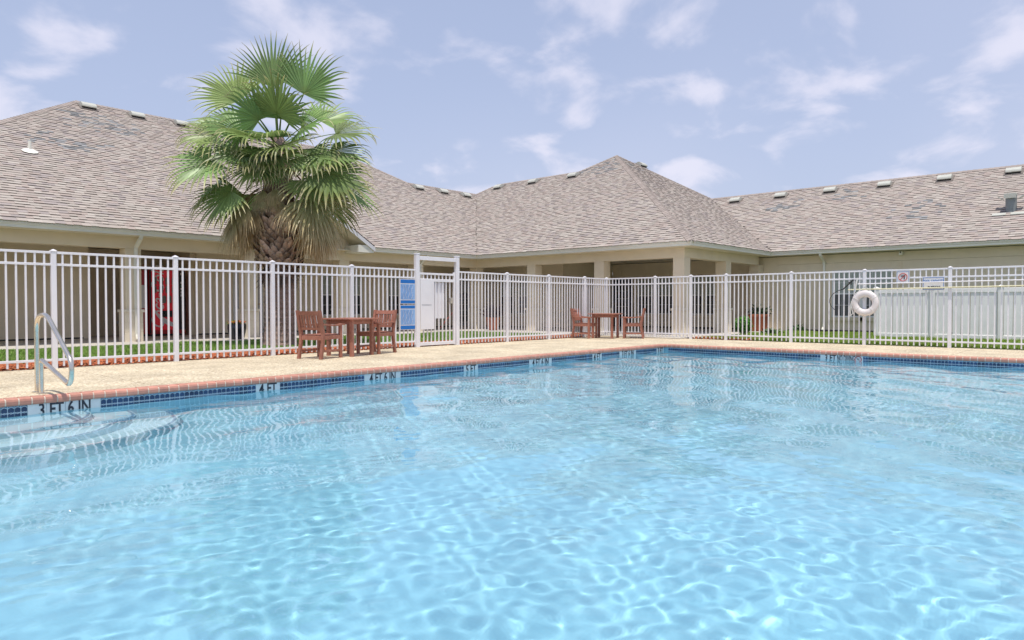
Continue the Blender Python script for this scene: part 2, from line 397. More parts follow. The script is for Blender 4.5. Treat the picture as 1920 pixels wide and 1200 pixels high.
# rounded entry steps in the corner under the handrail
stp = B(); nos = B()
for r, zt in ((2.05, -0.92), (1.62, -0.66), (1.18, -0.42)):
    n = 40; arc = [(1.45 + r*math.cos(math.pi*(1+t/n)), PY1 - 0.001 + r*0.86*math.sin(math.pi*(1+t/n))) for t in range(n+1)]
    vs = [(x,y,-1.4) for x,y in arc] + [(x,y,zt) for x,y in arc]
    fs = [(i,i+1,n+2+i,n+1+i) for i in range(n)] + [tuple(range(n+1,2*n+2))]
    stp.add(vs, fs)
    a2 = [(1.45 + (r-0.045)*math.cos(math.pi*(1+t/n)), PY1 - 0.001 + (r-0.045)*0.86*math.sin(math.pi*(1+t/n))) for t in range(n+1)]
    a1 = [(1.45 + (r-0.012)*math.cos(math.pi*(1+t/n)), PY1 - 0.001 + (r-0.012)*0.86*math.sin(math.pi*(1+t/n))) for t in range(n+1)]
    vs = [(x,y,zt+0.004) for x,y in a1] + [(x,y,zt+0.004) for x,y in a2]
    nos.add(vs, [(i,i+1,n+2+i,n+1+i) for i in range(n)])
st = stp.obj('entry_step', 'stepplaster', shell); st.cycles.is_caustics_receiver = True
nb = nos.obj('step_nosing', 'nosing', st); nb.cycles.is_caustics_receiver = True
# water surface: real waves
def make_water():
    xs = np.concatenate([np.arange(PX0+0.002, 1.0, 0.05), np.arange(1.0, 7.0, 0.024), np.arange(7.0, PX1-0.002, 0.034), [PX1-0.002]])
    ys = np.concatenate([np.arange(PY0+0.002, -1.0, 0.06), np.arange(-1.0, 5.0, 0.024), np.arange(5.0, PY1-0.002, 0.034), [PY1-0.002]])
    X, Y = np.meshgrid(xs, ys); Z = np.zeros_like(X); rg = np.random.RandomState(11)
    # slow patches of calmer and livelier water
    amp = 0.75 + 0.35*np.sin(X*0.55+0.4)*np.sin(Y*0.47+1.1) + 0.18*np.sin(X*1.3+2+0.6*np.sin(Y))*np.sin(Y*1.1)
    for lo, hi, n, slope, spread in ((0.085, 0.18, 46, 0.022, 3.14), (0.16, 0.42, 34, 0.014, 3.14), (0.55, 1.9, 24, 0.036, 1.2)):
        for i in range(n):
            lam = lo*(hi/lo)**rg.rand(); k = 2*math.pi/lam; th = 2.3 + (rg.rand()*2-1)*spread; ph = rg.rand()*6.283
            q = k*(X*math.cos(th)+Y*math.sin(th)) + ph + 0.6*np.sin(0.9*X*math.sin(th)-0.8*Y*math.cos(th)+ph*3)
            sl = slope*math.sqrt(2.0/n)
            Z += sl/k*np.sin(q)*(amp if hi < 0.6 else 1)
    Z += WL
    ny, nx = X.shape
    V = np.stack([X, Y, Z], -1).reshape(-1, 3); idx = np.arange(nx*ny).reshape(ny, nx)
    F = np.stack([idx[:-1,:-1], idx[:-1,1:], idx[1:,1:], idx[1:,:-1]], -1).reshape(-1, 4)
    me = bpy.data.meshes.new('water'); me.vertices.add(len(V)); me.vertices.foreach_set('co', V.astype('f').ravel())
    me.loops.add(F.size); me.loops.foreach_set('vertex_index', F.ravel().astype('i')); me.polygons.add(len(F))
    me.polygons.foreach_set('loop_start', np.arange(0, F.size, 4, dtype='i')); me.polygons.foreach_set('use_smooth', np.ones(len(F), bool))
    me.update(calc_edges=True); me.validate(); me.materials.append(M['water'])
    o = link('water', me, kind='structure'); o.cycles.is_caustics_caster = True
    return o
make_water()

# coping of bullnose bricks on a mortar bed
NOSE_Y, NOSE_X = 8.815, 15.575                       # nose of the bricks (they overhang the tile)
cop = B()
MP = [(PY1-0.036,-0.066),(PY1-0.036,-0.036),(PY1-0.029,-0.018),(PY1-0.014,-0.007),(PY1+0.30,-0.006),(PY1+0.30,-0.078),(PY1-0.024,-0.079)]
cop.prism(MP, PX0-0.3, PX1-0.03, 0)
cop.prism([(PX1+(y-PY1), z-0.0005) for y, z in MP], PY0-0.3, PY1+0.30, 1)
cop.box(PX0-0.30, PX0-0.004, PY0-0.3, PY1+0.003, -0.10, -0.012)
cop.box(PX0-0.3, PX1+0.003, PY0-0.30, PY0-0.004, -0.10, -0.012)
coping = cop.obj('pool_coping', 'mortar', kind='structure')
prof = [(0.0,-0.078),(-0.025,-0.083),(-0.038,-0.066),(-0.040,-0.035),(-0.033,-0.014),(-0.016,-0.003),(0.004,0.0),(0.085,0.0),(0.085,-0.08)]
bk = B().prism([(p, z) for p, z in prof], 0, 0.105, 0)      # length along x, nose to -y
bme = bk.mesh('brick'); bme.materials.append(M['brick'])
x = 1.16-.1182*12
while x < PX1 - 0.06:
    inst('brick', bme, coping, (x, PY1, rnd.uniform(-.0015,.0015)), R(rnd.uniform(-.5,.5))); x += 0.1182
y = PY1 - 0.11
while y > 0.9:
    inst('brick', bme, coping, (PX1, y+0.107, rnd.uniform(-.0015,.0015)), R(-90+rnd.uniform(-.5,.5))); y -= 0.1182
# waterline tiles and depth markers
marks_left = [(2.022,2.716,'3 FT 6 IN'),(4.613,4.953,'4 FT'),(6.444,7.121,'4 FT 6 IN'),(8.575,8.914,'5 FT'),(10.31,10.985,'4 FT 6 IN'),(12.47,12.81,'4 FT'),(13.50,14.17,'3 FT 6 IN'),(15.14,15.48,'3 FT')]
marks_left = [(1.0+.118*round((a-1)/.118), 1.0+.118*round((b-1)/.118), t) for a, b, t in marks_left]
tl = B().box(0.0015, 0.1165, -0.008, 0, -0.17, 0)
tme = tl.mesh('tile'); tme.materials.append(M['tile'])
def tiles(side):
    t = 1.0-.118*12 if side == 'L' else 0.12
    while t < (PX1-0.06 if side == 'L' else 7.9):
        if side == 'L':
            c = t + 0.059
            if not any(a - 0.001 < c < b + 0.001 for a, b, _ in marks_left): inst('tile', tme, shell, (t, PY1, -0.084))
        else:
            yy = PY1 - t; c = yy - 0.059
            if not (4.215 < c < 5.068): inst('tile', tme, shell, (PX1, yy, -0.084), R(-90))
        t += 0.118
tiles('L'); tiles('R')
where = ['nearest the handrail','second from the handrail','below the nearer table','right of the nearer table','beyond the gate','in front of the far table','below the right far armchair','in the far corner of the pool']
for i, (a, b, txt) in enumerate(marks_left):
    t = thing('depth_marker', 'white waterline depth marker reading %s %s' % (txt, where[i]), 'depth marker', ((a+b)/2, PY1, -0.085), 'depth markers along the waterline')
    n = 2 if b-a < 0.5 else 4; w = (b-a)/n
    pme = B().box(-w/2+0.002, w/2-0.002, -0.009, 0, -0.17, 0).mesh('tile'); pme.materials.append(M['markwhite'])
    for k in range(n): inst('tile', pme, t, (a+w*(k+0.5), PY1, -0.085))
    me = text_mesh(txt, 0.21, 0.0012, sx=0.62 if n == 4 else 0.66, bold=0.004); put_text(me, 'ink', t, ((a+b)/2, PY1-0.0115, -0.163), '-y')
t = thing('depth_marker', 'white depth marker reading 3 FT NO DIVING on the right pool wall', 'depth marker', (PX1, 4.64, -0.085), 'depth markers along the waterline')
pme = B().box(-0.009, 0, -0.105, 0.105, -0.17, 0).mesh('tile'); pme.materials.append(M['markwhite'])
for k in range(4): inst('tile', pme, t, (PX1, 4.96 - 0.213*k, -0.085))
put_text(text_mesh('3 FT', 0.20, 0.0012, sx=0.62, bold=0.004), 'ink', t, (PX1-0.0115, 4.86, -0.158), '-x')
put_text(text_mesh('NO DIVING', 0.17, 0.0012, sx=0.40, bold=0.003), 'ink', t, (PX1-0.0115, 4.545, -0.152), '-x')
rg = B().tube([(PX1-0.012, 4.31+0.062*math.cos(a), -0.155+0.062*math.sin(a)) for a in [i*math.pi/12 for i in range(24)]], 0.008, 5, closed=True)
rg.bar((PX1-0.012,4.355,-0.112),(PX1-0.012,4.265,-0.198),0.012,0.004)
rg.obj('prohibition_ring', 'signred', t)
B().bar((PX1-0.0125,4.335,-0.127),(PX1-0.0125,4.285,-0.177),0.02,0.003).bar((PX1-0.0125,4.285,-0.132),(PX1-0.0125,4.33,-0.167),0.016,0.003).obj('swimmer_symbol', 'ink', t)

# exposed aggregate deck: slabs with open joints
dk = B(); dk.box(-4, 18.62, PY1+0.31, 12.85, -0.10, -0.025); dk.box(PX1+0.31, 18.62, -4.4, PY1+0.305, -0.10, -0.025)
dk.box(-4, PX0-0.31, -4.4, PY1+0.305, -0.10, -0.025); dk.box(PX0-0.305, PX1+0.305, -4.4, PY0-0.31, -0.10, -0.025)
deck = dk.obj('pool_deck', 'joint', kind='structure')
def slab(x0,x1,y0,y1):
    B().cbox(x0+0.007, x1-0.007, y0+0.007, y1-0.007, -0.024, 0.0, 0.004).obj('slab', 'deck', deck)
Y0 = PY1 + 0.088
for x0, x1 in ((-4,0.4),(0.4,3.4),(3.4,6.4),(6.4,9.4),(9.4,12.4),(12.4,15.64)):
    slab(x0, x1, Y0, 9.93); slab(x0, x1, 9.93, 12.62)
X0 = PX1 + 0.088
slab(X0, 18.56, 9.0, 12.62)
for y0, y1 in ((-4.4,0.4),(0.4,2.7),(2.7,4.9),(4.9,7.0),(7.0,9.0)):
    slab(X0, 16.9, y0, y1); slab(16.9, 18.56, y0, y1)
slab(-4, PX0-0.09, -4.4, Y0); slab(PX0-0.09, PX1+0.08, -4.4, PY0-0.09)

# planting strip, lawn, walks
B().box(-4, 18.6, 12.66, 13.75, -0.08, -0.01).obj('mulch_bed', 'mulchbase', kind='structure')
B().box(18.63, 19.5, 7.9, 9.7, -0.08, 0.0).obj('mulch_bed', 'mulchbase', kind='structure')
B().box(-4, 18.0, 13.76, 18.1, -0.08, 0.005).obj('lawn', 'lawn', kind='structure')
B().box(18.66, 25.74, -6, 9.6, -0.08, -0.002).obj('lawn', 'lawn', kind='structure')
wk = B(); wk.box(-6, 18.0, 18.104, 24.3, -0.08, 0.035); wk.box(18.004, 26.0, 9.72, 24.3, -0.08, 0.035)
walk = wk.obj('walkway', 'concrete', kind='structure')
def chips(name, areas, n, seed):
    r = random.Random(seed); bm = B()
    for (x0,x1,y0,y1), k in zip(areas, n):
        for _ in range(k):
            cx, cy = r.uniform(x0,x1), r.uniform(y0,y1); l, w, h = r.uniform(.02,.055), r.uniform(.01,.022), r.uniform(.006,.02)
            a = r.uniform(0,6.28); ca, sa = math.cos(a), math.sin(a); z = r.uniform(-0.008, 0.03)
            t = r.uniform(-.4,.4)*l; q = r.random(); c = r.uniform(0.55,1.25)
            tint = (0.47*c, (0.115+0.05*q)*c, (0.045+0.02*q)*c)
            P = lambda u, v, s: (cx+u*ca-v*sa, cy+u*sa+v*ca, z+s+(t if u > 0 else -t))
            bm.add([P(-l,-w,0),P(l,-w,0),P(l,w,0),P(-l,w,0),P(-l*.8,0,h),P(l*.8,0,h)], [(0,1,5,4),(2,3,4,5),(0,4,3),(1,2,5)], tint)
    return bm.obj(name, 'mulch', kind='stuff')
chips('mulch', ((0.5,18.5,12.63,13.8),(18.62,19.5,7.9,9.75)), (11000, 900), 3)
def blades(name, areas, seed):
    r = np.random.RandomState(seed); Vs = []; Ts = []
    for (x0,x1,y0,y1,n,hmax,warm) in areas:
        x = r.uniform(x0,x1,n); y = r.uniform(y0,y1,n); a = r.uniform(0,6.283,n); h = r.uniform(.35,1,n)*hmax; w = r.uniform(.004,.010,n)
        h *= 0.75 + 0.35*np.sin(x*2.1+np.sin(y*1.7)*2)*np.sin(y*1.9+x*.7)
        lx = r.normal(0,.35,n)*h; ly = r.normal(0,.35,n)*h
        p0 = np.stack([x-np.cos(a)*w, y-np.sin(a)*w, np.full(n,0.0)],1); p1 = np.stack([x+np.cos(a)*w, y+np.sin(a)*w, np.full(n,0.0)],1)
        p2 = np.stack([x+lx, y+ly, h],1)
        Vs.append(np.stack([p0,p1,p2],1).reshape(-1,3))
        c = r.uniform(.6,1.35,n); dry = (r.rand(n) < 0.10)
        t = np.stack([np.where(dry,.36,.165+warm)*c, np.where(dry,.33,.33+warm*.8)*c, np.where(dry,.14,.055)*c, np.ones(n)],1)
        Ts.append(np.repeat(t,3,axis=0))
    V = np.concatenate(Vs).astype('f'); T = np.concatenate(Ts).astype('f'); n = len(V)//3
    me = bpy.data.meshes.new(name); me.vertices.add(len(V)); me.vertices.foreach_set('co', V.ravel())
    me.loops.add(3*n); me.loops.foreach_set('vertex_index', np.arange(3*n, dtype='i')); me.polygons.add(n); me.polygons.foreach_set('loop_start', np.arange(0,3*n,3,dtype='i'))
    me.update(calc_edges=True); a = me.color_attributes.new('tint','FLOAT_COLOR','POINT'); a.data.foreach_set('color', T.ravel())
    me.materials.append(M['leaf']); return link(name, me, kind='stuff')
blades('grass', ((1.5,17.95,13.76,18.06,190000,.10,0.05),(18.68,25.6,0.2,9.5,150000,.13,0.12)), 5)

# ------------------------------------------------------------------ the building
EZ = 2.92; PITCH = 0.622
bld = thing('lodge', 'low L-shaped tan lodge with shingled hip roofs and column porches around the pool', 'building', (0,0,0))
def siding_wall(x0,y0,x1,y1,z0,z1,mat='stucco2',step=1.22):
    """wall facing the court with thin vertical battens over the panel joints"""
    bm = B()
    if abs(y1-y0) < 1e-6:
        bm.box(min(x0,x1), max(x0,x1), y0, y0+0.15, z0, z1); t = min(x0,x1)+step*0.6
        while t < max(x0,x1)-0.1: bm.box(t, t+0.022, y0-0.007, y0, z0, z1-0.002); t += step
        bm.box(min(x0,x1), max(x0,x1), y0-0.004, y0-0.0005, z0, z0+0.05)
    else:
        bm.box(x0, x0+0.15, min(y0,y1), max(y0,y1), z0, z1); t = min(y0,y1)+step*0.6
        while t < max(y0,y1)-0.1: bm.box(x0-0.007, x0, t, t+0.022, z0, z1-0.002); t += step
    return bm.obj('wall', mat, bld)
# porch back walls
siding_wall(-2,22.4,6.6,22.4,0.036,2.74); siding_wall(6.75,24.0,9.85,24.0,0.036,2.74)
siding_wall(9.85,22.4,22.35,22.4,0.036,2.74)
B().box(6.6,6.75,22.401,24.149,0.036,2.739).obj('wall','stucco2',bld); B().box(9.85-0.15,9.849,22.551,23.999,0.036,2.739).obj('wall','stucco2',bld)
siding_wall(22.2,17.35,22.2,22.399,0.036,2.741)
B().box(22.2,25.74,17.2,17.349,0.036,2.742).obj('wall','stucco2',bld)
siding_wall(25.75,9.96,25.75,17.199,0.036,2.743)
# dark foundation line
for q in ((-2,6.6,22.385,22.392,0.0355,0.075),(9.85,22.18,22.385,22.392,0.0355,0.075),(22.185,22.192,17.2,22.38,0.0355,0.075),(25.735,25.742,10.4,17.19,0.0355,0.09),(25.66,25.74,-6,9.5,-0.01,0.10)): B().box(*q).obj('foundation_edge','rubber',bld)
# right wing wall with frieze board
w = B(); w.box(25.75,25.95,-6,9.959,0.0,2.445); w.box(25.735,25.95,-6,9.959,2.450,2.75)
for t in (9.15,7.98,6.155,5.9,4.7,3.5,2.6,1.4): w.box(25.742,25.7499,t,t+0.02,0.10,2.444)
w.obj('wall','stucco',bld)
# outer walls that close the wings behind
w = B(); w.box(-1.0,26,24.35,24.5,0,2.74); w.box(-0.3,-0.15,19.5,35,0,2.74); w.box(-0.3,26,34.8,35,0,2.74); w.box(34.0,34.2,-6,35,0,2.74); w.box(25.96,34.0,-6,-5.8,0,2.74)
w.obj('wall','stucco',bld)
# porch ceiling
c = B(); c.box(-0.3,26,19.5,24.34,2.765,2.80); c.box(19.6,25.9,10.4,19.499,2.765,2.80); c.obj('porch_ceiling','soffit',bld)
PATH = [(14.05,19.0),(19.1,19.0),(19.1,9.95),(25.2,9.95),(25.2,-4)]
PATHL = [(-0.25,19.0),(9.55,19.0)]
# beam over the columns, soffit, fascia, gutter
bm = B(); bp = [(0.50,2.46),(0.86,2.46),(0.86,2.764),(0.50,2.764)]
sweep(bm, bp, [(-0.25,19.0),(19.1,19.0),(19.1,9.95),(25.24,9.95)]); bm.obj('beam','stucco',bld)
bm = B(); sp = [(0.115,2.766),(0.497,2.766),(0.497,2.785),(0.115,2.785)]
sweep(bm, sp, [(-0.25,19.0),(19.1,19.0),(19.1,9.95),(25.2,9.95),(25.2,-4)]); bm.obj('soffit','soffit',bld)
gp = [(0.115,2.79),(0.05,2.765),(0.03,2.772),(0.028,2.82),(0.002,2.865),(-0.004,2.915),(0.006,2.928),(0.016,2.915),(0.022,2.87),(0.048,2.822),(0.05,2.79),(0.112,2.80),(0.112,2.93),(0.13,2.93),(0.13,2.79)]
for pth in (PATH, PATHL):
    bm = B(); sweep(bm, gp, pth); bm.obj('gutter','trim',bld)
# columns: shaft, wider clad pier with cap
def column(cx, cy, pil=False):
    e = thing('column','x','x',(cx,cy,0.036)); del e['label']; del e['category']; e.parent = bld
    B().cbox(cx-0.195,cx+0.195,cy-0.195,cy+0.195,0.80,2.4585,0.004).obj('shaft','stucco',e)
    pr = B(); z = 0.036
    for k in range(3):
        z1 = z+0.255; d = 0.003*(2-k)*0
        pr.cbox(cx-0.222,cx+0.222,cy-0.222,cy+0.222,z,z1-0.008,0.006); pr.box(cx-0.215,cx+0.215,cy-0.215,cy+0.215,z1-0.0079,z1-0.0001); z = z1
    pr.obj('pier','pier',e)
    B().cbox(cx-0.25,cx+0.25,cy-0.25,cy+0.25,0.8012,0.875,0.01).obj('pier_cap','pier',e)
    return e
c0 = column(6.925, 19.70)
def col_at(x, y):
    c = c0.copy(); COL.objects.link(c); c.location = (x,y,0.036)
    for ch in c0.children:
        k = ch.copy(); COL.objects.link(k); k.parent = c
for x in (0.45,3.67,10.18,13.43,16.65): col_at(x, 19.70)
col_at(19.80,19.70)
for y in (16.68,13.65,10.655): col_at(19.80,y)
for x in (22.74,25.50): col_at(x,10.655)

# windows: twin sash units with sill; blinds fill the upper sash
def window(pos, a, axis, z0=0.64, z1=2.10, w=0.74, low='glassdark'):
    """pos: wall plane, a: lower coordinate along the wall; axis 'x' -> wall faces -y, 'y' -> wall faces -x"""
    def bx(bm, u0,u1,d0,d1,za,zb):
        if axis == 'x': bm.box(u0,u1,pos+d0,pos+d1,za,zb)
        else: bm.box(pos+d0,pos+d1,u0,u1,za,zb)
    mid = z0 + (z1-z0)*0.50
    e = thing('window','x','x',(pos if axis=='y' else a, pos if axis=='x' else a, z0)); del e['label']; del e['category']; e.parent = bld
    fr = B()
    bx(fr,a-0.05,a,-0.035,-0.001,z0-0.05,z1+0.05); bx(fr,a+w,a+w+0.05,-0.035,-0.001,z0-0.05,z1+0.05)
    bx(fr,a+0.0005,a+w-0.0005,-0.034,-0.001,z1,z1+0.05); bx(fr,a+0.0005,a+w-0.0005,-0.034,-0.001,z0-0.05,z0); bx(fr,a+0.0005,a+w-0.0005,-0.03,-0.001,mid-0.025,mid+0.025)
    fr.obj('frame','frame',e)
    pn = B(); bx(pn,a,a+w,-0.008,-0.001,mid+0.025,z1); pn.obj('pane','blind',e)
    pn = B(); bx(pn,a,a+w,-0.014,-0.001,z0,mid-0.025); pn.obj('pane',low,e)
    mu = B(); k = (z1-mid)/2
    bx(mu,a,a+w,-0.018,-0.0142,mid+k-0.006,mid+k+0.006); bx(mu,a,a+w,-0.018,-0.0142,z0+k-0.02,z0+k-0.008)
    for q in (1,2): bx(mu,a+w*q/3-0.006,a+w*q/3+0.006,-0.0178,-0.0142,mid+0.03,z1)
    for q in (1,2): bx(mu,a+w*q/3-0.006,a+w*q/3+0.006,-0.0178,-0.0142,z0+0.002,mid-0.03)
    mu.obj('glazing_bar','frame',e)
    sl = B(); bx(sl,a-0.10,a+w+0.10,-0.05,-0.001,z0-0.17,z0-0.052); sl.obj('sill','stucco',e)
for a in (14.45,15.42,17.50,18.45): window(22.4, a, 'x')
for a in (19.82,18.84): window(22.2, a, 'y')
for a in (15.17,14.20,12.97,12.03): window(25.75, a, 'y')
for a in (7.10,6.14): window(25.738, a, 'y', 0.60, 2.13, 0.86, 'glassgrey')
# doors
def door(pos, a, axis, w, mat, lites, z1=2.08, top=None):
    def bx(bm, u0,u1,d0,d1,za,zb):
        if axis == 'x': bm.box(u0,u1,pos+d0,pos+d1,za,zb)
        else: bm.box(pos+d0,pos+d1,u0,u1,za,zb)
    e = thing('door','x','x',(pos if axis=='y' else a, pos if axis=='x' else a, 0.036)); del e['label']; del e['category']; e.parent = bld
    lf = B(); bx(lf,a,a+w,-0.03,-0.001,0.04,z1); lf.obj('leaf_panel',mat,e)
    fr = B(); bx(fr,a-0.07,a-0.001,-0.045,-0.001,0.037,z1+0.07); bx(fr,a+w+0.001,a+w+0.07,-0.045,-0.001,0.037,z1+0.07); bx(fr,a,a+w,-0.044,-0.001,z1+0.001,z1+0.07); fr.obj('frame', 'navy' if mat=='navy' else 'frame', e)
    if lites:
        pn = B(); bx(pn,a+0.14,a+w-0.14,-0.036,-0.031,0.25,z1-0.16 if not top else top); pn.obj('pane','glassdark',e)
        zt = z1-0.16 if not top else top; mu = B()
        for q in range(1,lites): zq = 0.25+(zt-0.25)*q/lites; bx(mu,a+0.14,a+w-0.14,-0.042,-0.0362,zq-0.008,zq+0.008)
        bx(mu,a+w/2-0.008,a+w/2+0.008,-0.0415,-0.0362,0.26,zt-0.01); mu.obj('glazing_bar','frame',e)
    hd = B(); bx(hd,a+w-0.10,a+w-0.05,-0.085,-0.043,1.0,1.05); hd.obj('handle','brass',e)
door(22.4, 11.10, 'x', 0.92, 'greydoor', 0)
door(22.4, 21.25, 'x', 0.86, 'greydoor', 5, 2.08, 1.52)
door(25.75, 16.24, 'y', 0.90, 'navy', 5)
# downspouts
def downspout(name, pts, w=0.085, d=0.06):
    bm = B()
    for p, q in zip(pts[:-1], pts[1:]): bm.bar(p, q, w, d, up=(0.0,1,0.001) if abs(p[0]-q[0]) < 1e-6 else (1,0,0.001))
    return bm.obj(name, 'trim', bld)
downspout('downspout', [(6.97,19.06,2.80),(6.97,19.10,2.70),(6.97,19.43,2.50),(6.97,19.46,2.38),(6.97,19.46,0.90)])
downspout('downspout', [(6.97,19.43,0.895),(6.97,19.43,0.22),(6.97,19.36,0.10)])
downspout('downspout', [(25.26,8.27,2.80),(25.30,8.27,2.70),(25.66,8.27,2.50),(25.70,8.27,2.38),(25.70,8.27,0.20),(25.62,8.27,0.09)], 0.085, 0.06)
downspout('downspout', [(16.65,19.06,2.80),(16.65,19.10,2.70),(16.65,19.43,2.50),(16.65,19.46,2.38),(16.65,19.46,0.90)])
# small wall pieces
cm_ = B().cbox(25.56,25.73,5.78,5.88,2.62,2.74,0.01); cm_.obj('security_camera','trim',bld)
B().tube([(25.555,5.83,2.70),(25.545,5.83,2.70)],0.022,10).obj('camera_lens','black',bld)
B().box(25.728,25.741,5.825,5.84,0.2,2.61).obj('conduit','stucco',bld)
L_ = B().lathe([(0.02,2.764),(0.14,2.76),(0.15,2.735),(0.10,2.73),(0.13,2.66),(0.10,2.58),(0.03,2.55)],14,(21.4,13.75)); L_.obj('porch_light','brass',bld)
B().box(8.0,8.06,23.97,23.999,0.4,0.5).obj('outlet','frame',bld); B().box(5.9,5.96,22.37,22.393,0.42,0.52).obj('outlet','pipe',bld)

# ---------------------------------------------------------------- roofs
def roof_z(d): return EZ + PITCH*d
SLOPES = []
UL = math.sqrt(1+PITCH**2)
def slope(o, u, n, poly, seed, singles=None):
    """o: eave origin (plan), u: unit plan vector along the eave, n: unit plan vector up the slope; poly in (u, d) plan coords"""
    r = random.Random(seed); o, u, n = Vector(o), Vector(u), Vector(n)
    up = Vector((-n.x*PITCH, -n.y*PITCH, 1)).normalized()
    def P(a, d, h): q = o + u*a + n*d; return (q.x+up.x*h, q.y+up.y*h, roof_z(d)+up.z*h)
    flip = (u.x*n.y - u.y*n.x) < 0
    def fc(*ix): return tuple(reversed(ix)) if flip else ix
    base = B(); base.add([P(a, d, -0.004) for a, d in poly], [fc(*range(len(poly)))]); base.add([P(a, d, -0.10) for a, d in poly], [fc(*reversed(range(len(poly))))])
    base.obj('roof', 'roofbase', bld)
    def span(d):
        xs = []
        for (a0,d0),(a1,d1) in zip(poly, poly[1:]+poly[:1]):
            if (d0-d)*(d1-d) <= 0 and d0 != d1: xs.append(a0+(a1-a0)*(d-d0)/(d1-d0))
        return (min(xs), max(xs)) if len(xs) >= 2 else None
    dmax = max(d for a, d in poly); ex = 0.1225; k = 0; cells = []
    while k*ex < dmax - 0.02:
        d0, d1 = k*ex - (0.03 if k == 0 else 0), min((k+1)*ex, dmax-0.001); s0, s1 = span(max(d0,0.0005)), span(d1)
        if not s0 or not s1: k += 1; continue
        a = min(s0[0], s1[0]) if False else s0[0]; end = s0[1]; a1_, end1 = s1
        if end1 - a1_ < 0.05: break
        cur = a - r.uniform(0,.2); first = True; raised = r.random() < .5
        while cur < end:
            w = r.uniform(.12,.30); nx = cur + w
            def cl(t, s): return max(s[0], min(s[1], t))
            q = (cl(cur,s0), cl(nx,s0), cl(nx,s1), cl(cur,s1))
            if max(q[1]-q[0], q[2]-q[3]) > 0.01 and not (seed == 1 and abs((q[0]+q[1])/2-.25-GX) < GH-d0-.02):
                c = r.gauss(1.08,.055); kind = r.random()
                if kind < .42: tint = (.374,.326,.288)
                elif kind < .66: tint = (.362,.302,.268)
                elif kind < .84: tint = (.400,.357,.316)
                else: tint = (.325,.282,.264)
                wp = o + u*cur + n*d0
                for sx, sy, rx, ry in STAINS:
                    e = ((wp.x-sx)/rx)**2 + ((wp.y-sy)/ry)**2
                    if e < 1 and r.random() < .38*(1-e*.8): tint = (.25,.25,.25); c = r.uniform(.8,1.3); break
                cells.append((q, d0, d1, raised, tuple(t*c for t in tint)))
            raised = (not raised) if r.random() < .8 else raised; cur = nx
        k += 1
    def geom(bm, cell):
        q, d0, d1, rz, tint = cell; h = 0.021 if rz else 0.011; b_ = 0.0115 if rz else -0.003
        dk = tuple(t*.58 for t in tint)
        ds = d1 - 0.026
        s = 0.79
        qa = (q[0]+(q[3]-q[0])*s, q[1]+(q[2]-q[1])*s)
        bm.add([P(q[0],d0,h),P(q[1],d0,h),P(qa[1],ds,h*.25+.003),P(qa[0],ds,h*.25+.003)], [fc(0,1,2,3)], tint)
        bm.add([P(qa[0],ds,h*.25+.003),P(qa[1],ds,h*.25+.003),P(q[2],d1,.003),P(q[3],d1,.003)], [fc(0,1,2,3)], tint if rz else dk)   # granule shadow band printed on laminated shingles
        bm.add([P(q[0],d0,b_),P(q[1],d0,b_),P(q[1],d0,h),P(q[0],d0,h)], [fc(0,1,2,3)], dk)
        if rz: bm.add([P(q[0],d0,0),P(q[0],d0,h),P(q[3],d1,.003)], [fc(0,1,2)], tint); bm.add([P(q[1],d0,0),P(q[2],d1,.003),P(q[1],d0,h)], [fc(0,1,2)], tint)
    return cells, geom
STAINS = [(8.0,25.4,1.5,.9),(6.4,23.7,1.3,.7),(27.3,5.9,.8,1.0),(28.5,10.9,.7,.9),(26.2,17.7,1.2,1.6),(12.5,25.0,1.0,.7),(28.9,8.5,.5,.8)]
s_ = PITCH
GX, GH = 11.80, 2.25
A_poly = [(0,0),(GX-GH+.25,0),(GX+.25,GH),(GX+GH+.25,0),(19.35,0),(25.15,5.8),(20.75,5.8),(18.45,8.1),(8.1,8.1)]
B_poly = [(0,0),(9.05,0),(1.23,7.82),(0.0,6.6),(-5.10,6.6),(-5.8,5.8)]
C_poly = [(0,0),(6.1,0),(10.75,4.65),(10.97,4.68),(7.82,7.82)]
D_poly = [(0,0),(14,0),(14,4.65),(-4.65,4.65)]
r_all = []
r_all.append(slope((-0.25,19.0),(1,0),(0,1),A_poly,1))
r_all.append(slope((19.1,19.0),(0,-1),(1,0),B_poly,2))
r_all.append(slope((19.1,9.95),(1,0),(0,1),C_poly,3))
r_all.append(slope((25.2,9.95),(0,-1),(1,0),D_poly,4))
